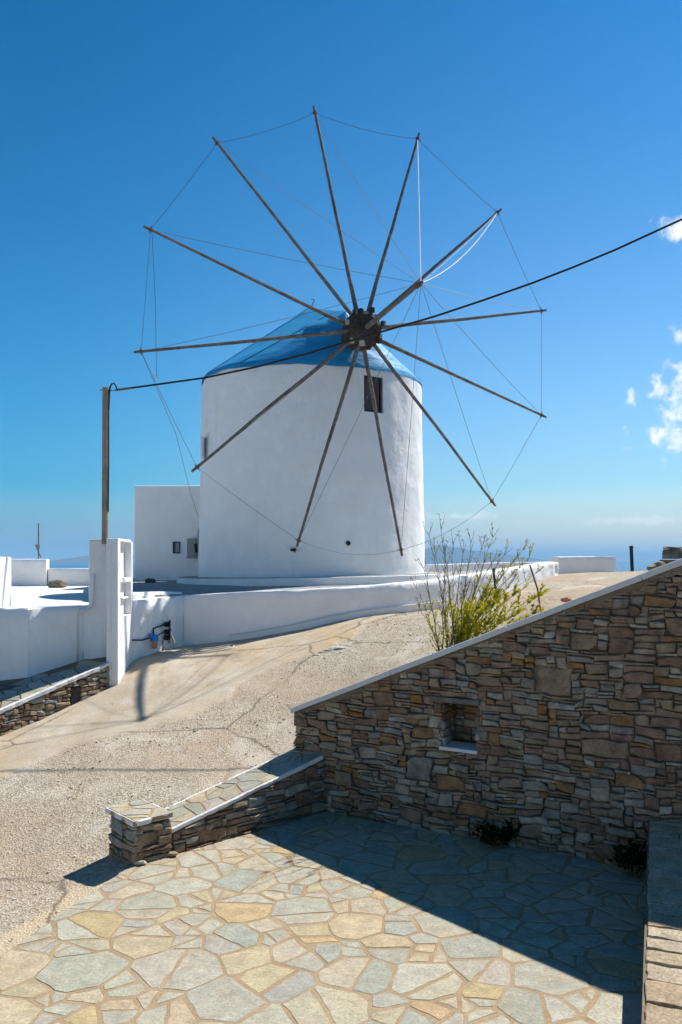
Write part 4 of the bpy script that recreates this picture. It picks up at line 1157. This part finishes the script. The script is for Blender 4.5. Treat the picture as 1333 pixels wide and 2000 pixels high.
for k in range(7):
    q0 = cable_pt(228 + k * 4.4, 762 - k * .65); q1 = cable_pt(230 + k * 4.4, 762 - k * .65); g.tube([q0, q1], .027, 7)
g.build('cable_grip', M['steel'], cab, kind='stuff')

# ------------------------------------------------------------------ stone-faced ramp at left
BO = Vector((-4.25, 14.60)); BU = Vector((-1.25, -1.76)).normalized(); BN = Vector((.815, -.579)).normalized()
bz = lambda s: 1.135 - .248 * s
rm = empty('stone_ramp', (BO.x, BO.y, .6), 'flagged ramp with a low rubble face and white edge below the white wall', 'ramp')
RL = 5.2
rp = [(-4.31, 14.62)] + [(BO + BU * RL).to_tuple()] + [(BO + BU * RL - BN * 2.6).to_tuple(), (-7.6, 14.62), (-5.66, 14.44), (-4.86, 15.06), (-4.31, 15.06)]
def rz(x, y): return bz((Vector((x, y)) - BO).dot(BU))
MB().prism(rp, lambda x, y: -1.2, lambda x, y: rz(x, y) - .012).build('ramp_core', M['warm_mortar'], rm)
rng = random.Random(51)
fr = frame(BO + BN * .03, BU, BN)
bot = lambda s: gz(*(BO + BU * s)) - .1
cw, ch = .05, .037
rects = rubble(0, RL, -1.3, 1.15, cw, ch, rng, [(26, 4, 6, 3, 4)], (2, 6), [1, 2, 2, 3], blocked=[(.66, .84, .42, .78)])
rects = [r for r in rects if r[3] > bot((r[0] + r[1]) / 2) and r[2] < bz((r[0] + r[1]) / 2)]
kq = math.hypot(.248, 1)
geos = rubble_geos(rects, fr, rng, WARM_TINTS, cw, ch, warp=.025, gap=.005, top=((0, 1.135 - .05), (.248 / kq, 1 / kq)), proud=(-.01, .02), seed=6, step=.09)
geos = [(g[0] * (1 if g[1][0][1] > 12.4 else .01), *g[1:]) for g in geos]
place_stones(geos, 'stone', M['wall_stone'], rm)
vs, fs = slab_box(BO, BU, BN, .66, .84, -.12, .028, lambda s: .40, lambda s: .76)
MB().add(vs, fs).build('hole_shade_fill', M['black'], rm)  # solid black block, its colour stands for the shade inside the hole
edge_strip('painted_edge', BO, BU, BN, .02, RL, lambda s: bz(s) + .006, rm, d0=.02, d1=.055, th=.065)
cells = crazy_paving([(.02, -1.0), (RL, -1.0), (RL, .0), (.02, .0)], rng, .30, (.008, .018))
geos = []
RAMP_T = [((.40, .41, .36), 4), ((.46, .41, .29), 3), ((.36, .37, .34), 3), ((.48, .45, .37), 2)]
for c in cells:
    cx = sum(p[0] for p in c) / len(c); cy = sum(p[1] for p in c) / len(c); w_ = BO + BU * cx + BN * cy
    if w_.y > 14.3 + max(0, (w_.x + 5.66) * .77) : continue
    vs, fs = stone_geo(roughen(c, rng, .12, .007), lambda a, b_, d: ((BO + BU * a + BN * b_).x, (BO + BU * a + BN * b_).y, bz(a) - .012 + d), rng.uniform(.008, .015), .004, .005, rng, tilt=.005)
    geos.append((abs(area(c)), vs, fs, pick(RAMP_T, rng)))
place_stones(geos, 'flagstone', M['flag'], rm)
rock('flat_stone', P(8, 1342, 13.9), .17, 4, M['wall_stone'], 'flat grey stone lying on the ramp at the left edge', 'stone', sq=(1.3, .8, .3), tint=(.2, .19, .19))

# ------------------------------------------------------------------ taps, filter and hose on the rough wall
wallp = lambda u, v, Y: P(u, v, Y)
def on_rough(u, v, out=.03):
    a, c_ = Vector((-4.10, 15.62)), Vector((-3.35, 17.0)); k = (u - 666.5) / F; D = c_ - a
    t = (k * a.y - a.x) / (D.x - k * D.y); y = a.y + D.y * t; q = P(u, v, y); nn = Vector((D.y, -D.x)).normalized()
    return q + Vector((nn.x, nn.y, 0)) * out, nn
ta = empty('water_taps', on_rough(318, 1240)[0], 'cluster of three black water valves and pipes on the rough white wall', 'taps')
for v in (1219, 1234, 1245):
    q, nn = on_rough(320, v, .05)
    kn = MB().tube([q, q + Vector((nn.x, nn.y, 0)) * .09], .055, 10).build('valve', M['black'], ta)
    MB().box(q + Vector((nn.x, nn.y, 0)) * .11 + Vector((0, 0, .03)), (.03, .03, .12), .4).build('lever', M['black'], kn)
MB().tube([on_rough(330, 1212)[0], on_rough(330, 1232)[0], on_rough(329, 1256)[0]], .02, 7).build('riser_pipe', M['steel'], ta)
MB().tube([on_rough(298, 1240)[0], on_rough(298, 1228)[0], on_rough(306, 1224)[0], on_rough(330, 1218)[0]], .016, 7).build('feed_pipe', M['black'], ta)
MB().tube([on_rough(300, 1244)[0], on_rough(318, 1234)[0], on_rough(334, 1230)[0]], .016, 7).build('feed_pipe', M['steel'], ta)
MB().tube([on_rough(317, 1250)[0], on_rough(316, 1275)[0]], .012, 6).build('drain_pipe', M['black'], ta)
fi = empty('water_filter', on_rough(294, 1250)[0], 'blue water filter with copper coloured bowl on the rough white wall', 'filter')
q, nn = on_rough(295, 1247, .10)
MB().tube([q + Vector((0, 0, h_)) for h_ in (-.055, -.05, -.01, -.005, .05, .07, .075)], [.062, .080, .080, .070, .074, .058, .03], 14).build('filter_head', M['blue_plastic'], fi)
q2, _ = on_rough(287, 1241, .09); MB().tube([q2, q + Vector((0, 0, .04))], .05, 10).build('inlet', M['blue_plastic'], fi)
MB().tube([q + Vector((0, 0, h_)) for h_ in (-.20, -.185, -.055)], [.035, .052, .058], 12).build('filter_bowl', M['amber'], fi)
MB().tube([on_rough(256, 1250, .04)[0], on_rough(275, 1250, .05)[0], on_rough(288, 1245, .08)[0]], .016, 6).build('supply_pipe', M['black'], fi)
hq = [on_rough(323, 1237, .14)[0], on_rough(326, 1255, .2)[0]] + [on_ground(u, v, .03) for u, v in ((334, 1272), (350, 1281), (375, 1280), (410, 1277), (440, 1272), (456, 1267), (452, 1263), (420, 1268), (380, 1272), (360, 1268), (390, 1264), (430, 1262), (448, 1266), (400, 1275), (362, 1276))]
def spline(pts, k=6):
    out = []
    for i in range(len(pts) - 1):
        p0_, p1_, p2_, p3_ = pts[max(i - 1, 0)], pts[i], pts[i + 1], pts[min(i + 2, len(pts) - 1)]
        for j in range(k):
            t = j / k; out.append(.5 * ((2 * p1_) + (p2_ - p0_) * t + (2 * p0_ - 5 * p1_ + 4 * p2_ - p3_) * t * t + (3 * p1_ - p0_ - 3 * p2_ + p3_) * t ** 3))
    out.append(pts[-1]); return out
ho = MB().tube(spline(hq), .020, 7).build('garden_hose', M['hose'], None, smooth=True)
tag(ho, 'pale garden hose looped on the road below the taps', 'hose')
pp = []
for q in path[8:52]:
    pp.append(Vector((q.x, q.y - .045, gz(q.x, q.y) + .16)))
pc = MB().tube(pp, .014, 6).build('wall_conduit', M['pipe_white'], rw, smooth=True)

# ------------------------------------------------------------------ right background
fwall = MB()
fwp = [Vector((8.0, 28.3, 3.14)), Vector((10.35, 30.2, 3.16))]
far = lumpy_wall('far_white_wall', resample([P(1091, 1087, 29.0), P(1203, 1086, 30.0)], .25), .5, lambda x, y: 2.2, M['white'], None, amp=.02)
tag(far, 'straight white wall at the road crest beside the sea', 'wall')
inn = lumpy_wall('terrace_parapet', resample([P(838, 1103, 29.2), P(1000, 1098, 30.0), P(1088, 1097, 30)], .3), .4, lambda x, y: 2.0, M['white'], None, amp=.02)
tag(inn, 'low white parapet behind the bush at the back of the mill terrace', 'wall')
fp = empty('roadside_post', P(1235, 1118, 33), 'dark post standing beyond the road crest against the sea', 'post')
MB().tube([P(1236, 1135, 33), P(1233, 1066, 33)], .075, 8).build('post_shaft', M['black'], fp)
MB().tube([P(1229, 1070, 33), P(1238, 1070, 33)], .02, 5).build('cross_bar', M['black'], fp)
# dry stone wall end beyond the coping, top right
dw = empty('dry_stone_wall', (4.75, 9.9, 2.5), 'end of an old dry stone wall above the coping at the right edge', 'wall')
rng = random.Random(61)
DRY = [((.36, .29, .19), 4), ((.42, .35, .24), 3), ((.30, .25, .19), 3), ((.34, .30, .25), 2)]
z = 2.35; lvl = 0
while z < 3.14:
    h = rng.uniform(.07, .12); x = 3.86 + .04 * lvl + rng.uniform(-.03, .03) if lvl < 4 else 4.0 + rng.uniform(-.03, .03)
    if z + h > 3.17: h = 3.17 - z
    while x < 7.6:
        w = rng.uniform(.18, .42); dpt = rng.uniform(.35, .5)
        bm = bmesh.new(); bmesh.ops.create_cube(bm, size=1.0); bmesh.ops.subdivide_edges(bm, edges=bm.edges[:], cuts=1, use_grid_fill=True)
        sd = rng.uniform(0, 50)
        ox = x + w / 2; yy = 9.9 - (ox - 4.1) * .42
        me_vs = []
        for v_ in bm.verts:
            k = 1 - .18 * (abs(v_.co.x) + abs(v_.co.y) + abs(v_.co.z) > 1.2)
            v_.co = Vector((v_.co.x * (w - .012) * k, v_.co.y * dpt * k, v_.co.z * (h - .008) * (k * .5 + .5)))
            v_.co += Vector((mnoise.noise(v_.co * 6 + Vector((sd, 0, 0))), mnoise.noise(v_.co * 6 + Vector((0, sd, 0))), .6 * mnoise.noise(v_.co * 6 + Vector((0, 0, sd))))) * .022
            v_.co = Matrix.Rotation(-.4 + rng.uniform(-.02, .02), 3, 'Z') @ v_.co + Vector((ox, yy, z + h / 2))
        bm.verts.index_update()
        MB().add([v_.co.copy() for v_ in bm.verts], [[v_.index for v_ in f.verts] for f in bm.faces], pick(DRY, rng)).build('stone', M['wall_stone'], dw, tint=True)
        bm.free(); x += w
    z += h; lvl += 1
SPILL = ['lowest ochre stone spilled from the dry stone wall onto the road', 'ochre stone resting just against the dry stone wall end', 'outermost small ochre stone spilled from the dry stone wall', 'largest ochre stone spilled below the dry stone wall end']
for k, (u, v) in enumerate(((1283, 1105), (1289, 1100), (1278, 1108), (1292, 1106))):
    rock('loose_stone', P(u, v + 3, 9.3), .055 + .012 * k, 20 + k, M['wall_stone'], SPILL[k], 'stone', 'stones spilled by the dry stone wall', tint=(.46, .32, .16))

# ------------------------------------------------------------------ bush behind the coping, stakes, pot shard
def leaf(mb, p, d, L, w, rng):
    d = d.normalized(); s = d.cross(Vector((rng.uniform(-1, 1), rng.uniform(-1, 1), rng.uniform(-1, 1)))).normalized() * w
    q = p + d * L * .5; up = d.cross(s).normalized() * w * .35
    mb.add([p, q + s + up, p + d * L, q - s + up], [(0, 1, 2), (0, 2, 3)])
rng = random.Random(17)
BB = P(872, 1268, 9.35); BB.z = 1.72
bush = empty('bush', BB, 'sparse twiggy bush with yellow green leaves behind the sloping coping', 'bush')
tgt = [(838, 1045), (850, 1075), (862, 1035), (885, 1062), (905, 1080), (920, 1060), (945, 1100), (963, 1050), (985, 1085), (1010, 1090), (1020, 1075), (1034, 1088), (1046, 1120), (1050, 1165), (1040, 1200), (1000, 1205), (820, 1185), (960, 1100), (990, 1150), (1015, 1110), (940, 1075), (870, 1080),
       (815, 1150), (828, 1110), (870, 1110), (895, 1120), (930, 1130), (955, 1140), (980, 1125), (1005, 1130), (1000, 1165), (1030, 1180), (965, 1170), (940, 1175), (905, 1160), (1022, 1150), (880, 1150), (915, 1110)]
lv = MB()
for i, (u, v) in enumerate(tgt):
    Yt = BB.y + rng.uniform(-.35, .55); e = P(u, v, Yt)
    b0 = BB + Vector((rng.uniform(-.10, .16), rng.uniform(-.05, .14), -.1))
    out = e - b0; midp = b0 + out * .5 + Vector((-out.x * .16, 0, .10 * abs(out.x)))
    n = 12; pts = []
    for k in range(n + 1):
        t = k / n; p = b0 * (1 - t) ** 2 + midp * 2 * t * (1 - t) + e * t * t
        wob = .022 * min(1, t * 3)
        pts.append(p + Vector((wob * mnoise.noise((t * 5, i, 1)), wob * mnoise.noise((t * 5, i, 5)), wob * .6 * mnoise.noise((t * 6, i, 9)))))
    r0 = rng.uniform(.006, .0095); st = MB(); st.tube(pts, [r0 * (1 - .72 * k / n) for k in range(n + 1)], 5)
    dens = 1.0 if u > 930 else .45
    for k in range(3, n + 1):
        for _ in range(rng.choice((0, 1, 1, 2)) if k < n else 3):
            p = pts[k]; dr = (pts[k] - pts[k - 1]).normalized()
            q = (dr + Vector((rng.uniform(-.9, .9), rng.uniform(-.7, .7), rng.uniform(-.1, .7)))).normalized(); L = rng.uniform(.07, .20) * (1.15 - .3 * k / n)
            tw_ = [p, p + q * L * .5 + Vector((0, 0, .01)), p + q * L + Vector((rng.uniform(-.02, .02), 0, .03))]
            st.tube(tw_, [.0030, .0024, .0016], 4)
            f = k / n; px_lo = p.z < 2.42 + .15 * (u > 960)
            cnt = int((rng.uniform(12, 34) if px_lo else rng.uniform(0, 4.5)) * dens * (1.5 if u > 960 else 1))
            for _ in range(cnt):
                a = rng.random(); pp_ = tw_[0].lerp(tw_[2], a)
                leaf(lv, pp_, q + Vector((rng.uniform(-1, 1), rng.uniform(-1, 1), rng.uniform(-.5, .8))), rng.uniform(.022, .055), rng.uniform(.006, .012), rng)
            if not px_lo and rng.random() < .5:           # dry seed heads on bare tips
                for _ in range(3):
                    st.tube([tw_[2], tw_[2] + Vector((rng.uniform(-.03, .03), rng.uniform(-.02, .02), rng.uniform(0, .03)))], .0022, 4)
    st.build('stem', M['stem'], bush)
for _ in range(1700):                                    # low leafy mass at the right foot
    a = rng.random(); p = BB + Vector((-.05 + 1.05 * a + rng.gauss(0, .11), rng.gauss(.15, .15), .02 + .34 * a + abs(rng.gauss(0, .17)) * (.5 + a) - .05))
    leaf(lv, p, Vector((rng.uniform(-1, 1), rng.uniform(-1, 1), rng.uniform(-.4, 1))), rng.uniform(.022, .055), rng.uniform(.006, .012), rng)
lv.build('foliage', M['leaf'], bush, kind='stuff')
# bank of soil the bush grows from, just behind the coping
bk_ = []
sk = tag(MB().tube([P(1063, 1196, 10.2) + Vector((0, 0, -.3)), P(1050, 1150, 10.2), P(1035, 1103, 10.2)], .011, 6).build('leaning_stick', M['stem'], None), 'thin dark stick leaning at the right of the bush', 'stick')
sk = tag(MB().tube([P(972, 1180, 10.6), P(968, 1150, 10.6), P(964, 1110, 10.6)], .016, 6).build('metal_stake', M['black'], None), 'short dark stake standing upright among the bush twigs', 'stake')
rock('pot_shard', P(1106, 1172, 9.0), .05, 33, M['terracotta'], 'small broken terracotta piece on the coping edge', 'shard', sq=(1.2, .8, .6))

# weeds
def weed(name, c, n, r, h, seed, label, mat='shaded_leaf', L=(.05, .11)):
    rng = random.Random(seed); e = empty(name, c, label, 'plant'); st = MB(); lf = MB()
    for i in range(n):
        a = rng.uniform(0, 6.28); k = rng.random() ** .6
        tip = Vector(c) + Vector((math.cos(a) * r * k, math.sin(a) * r * k * .6, h * rng.uniform(.45, 1) * (1.1 - .5 * k)))
        b0 = Vector(c) + Vector((math.cos(a) * r * .15, math.sin(a) * r * .1, -.01))
        md = b0.lerp(tip, .5) + Vector((0, 0, h * .12)); st.tube([b0, md, tip], [.004, .003, .0018], 4)
        for _ in range(9):
            t = rng.uniform(.25, 1); p = b0.lerp(md, t * 2) if t < .5 else md.lerp(tip, t * 2 - 1)
            leaf(lf, p, Vector((rng.uniform(-1, 1), rng.uniform(-1, 1), rng.uniform(-.3, 1))), rng.uniform(*L), rng.uniform(.009, .018), rng)
    st.build('stems', M['stem'], e, kind='stuff'); lf.build('leaves', M[mat], e, kind='stuff')
def floor_pt(u, v): return P(u, v, 3 * F / (v - 1094.0))
weed('weed_plant', floor_pt(972, 1655), 34, .30, .30, 1, 'leafy weed with shade-darkened leaves at the foot of the tall wall below the niche')
weed('weed_plant', floor_pt(1236, 1712), 34, .22, .38, 2, 'leafy weed with shade-darkened leaves in the corner beside the stone ledge')
wz = Cn + LU * 1.55 - LN * .58
weed('weed_plant', (wz.x, wz.y, gz(wz.x, wz.y)), 16, .10, .14, 3, 'small green weed behind the low wall on the road side', mat='green_leaf', L=(.02, .045))
LOOSE = ['flat pale stone nearest the front corner of the low wall pillar', 'small brown stone between the flat pale stone and the low wall', 'rounded tan stone against the low wall just right of the pillar',
         'large tan stone lying alone at the low wall foot', 'tiny pebble at the middle of the low wall foot', 'tiny pale chip in front of the flat pale stone by the pillar']
# loose stones by the pillar
rng = random.Random(71)
for k, (u, v, r_) in enumerate(((272, 1689, .05), (279, 1684, .032), (290, 1680, .035), (337, 1673, .045), (428, 1643, .022), (283, 1690, .022))):
    p = floor_pt(u, v); rock('loose_stone', (p.x, p.y, .014 + r_ * .35), r_, 40 + k, M['pebble'],
        LOOSE[k], 'stone', 'loose stones by the low wall', sq=(1.3, .9, .5), tint=pick(FLAG_TINTS if k in (0, 5) else WARM_TINTS, rng))
# outcrop and gravel on the road
oc = empty('rock_outcrop', on_ground(660, 1262), 'pale broken rock edge showing through the road surface', 'outcrop')
for k, (u, v, r_) in enumerate(((668, 1264, .16), (652, 1268, .13), (684, 1258, .12), (638, 1272, .09), (625, 1277, .08), (676, 1272, .08))):
    p = on_ground(u, v, -.02, 10, 18); o = rock('broken_rock', p, r_, 60 + k, M['pebble'], None, None, sq=(1.5, .9, .28), tint=(.50, .44, .36)); 
    o.parent = oc; o.matrix_parent_inverse = Matrix.Translation(-Vector(oc.location))
pbm = MB(); rng = random.Random(81); cnt = 0
ico = []
bm = bmesh.new(); bmesh.ops.create_icosphere(bm, subdivisions=1, radius=1.0); bm.verts.index_update()
iv = [v_.co.copy() for v_ in bm.verts]; if_ = [[v_.index for v_ in f.verts] for f in bm.faces]; bm.free()
while cnt < 5000:
    y = rng.uniform(5.5, 20); x = rng.uniform(-6.5, 5.5)
    if inside_terrace(x, y) and y < 10.5: continue
    if x < -3.2 and y > 13.5: continue
    w = mnoise.noise((x * .45, y * .45, 3)) + .5 * mnoise.noise((x * 1.5, y * 1.5, 8))
    if rng.random() > .35 + .9 * w - .45 * concrete_at(x, y): continue
    pq = Vector((x, y))
    if (pq - Cn).dot(TN) > -.5 and (pq - Cn).dot(TU) > -.5: continue
    if 0 < (pq - Cn).dot(LU) < 2.6 and -.6 < (pq - Cn).dot(LN): continue
    r_ = rng.choice((.004, .005, .006, .008, .010, .014)) * rng.uniform(.8, 1.3); z = gz(x, y)
    rot = Matrix.Rotation(rng.uniform(0, 6.3), 3, 'Z')
    pbm.add([rot @ Vector((q.x * r_ * 1.3, q.y * r_, q.z * r_ * .6)) * (1 + rng.uniform(-.2, .2)) + Vector((x, y, z + r_ * .3)) for q in iv], if_, pick([((.52, .45, .37), 3), ((.44, .37, .29), 2), ((.62, .57, .51), 2)], rng)); cnt += 1
pg = pbm.build('gravel', M['pebble'], None, tint=True)
tag(pg, 'loose gravel scattered over the road', 'gravel', kind='stuff')

# ------------------------------------------------------------------ the air
hz = MB().box((0, 30500, 195), (130000, 70000, 512)).build('haze', M['sea'])
hm = bpy.data.materials.new('haze_air'); hm.use_nodes = True; hn = hm.node_tree.nodes; hl = hm.node_tree.links; hn.clear()
ho_ = hn.new('ShaderNodeOutputMaterial'); pv = hn.new('ShaderNodeVolumePrincipled')
pv.inputs['Color'].default_value = (.38, .70, 1.0, 1); pv.inputs['Density'].default_value = 5.5e-5
hl.new(pv.outputs[0], ho_.inputs['Volume'])
hz.data.materials.clear(); hz.data.materials.append(hm)
tag(hz, 'thin pale haze in the air over the sea', 'haze', kind='stuff')
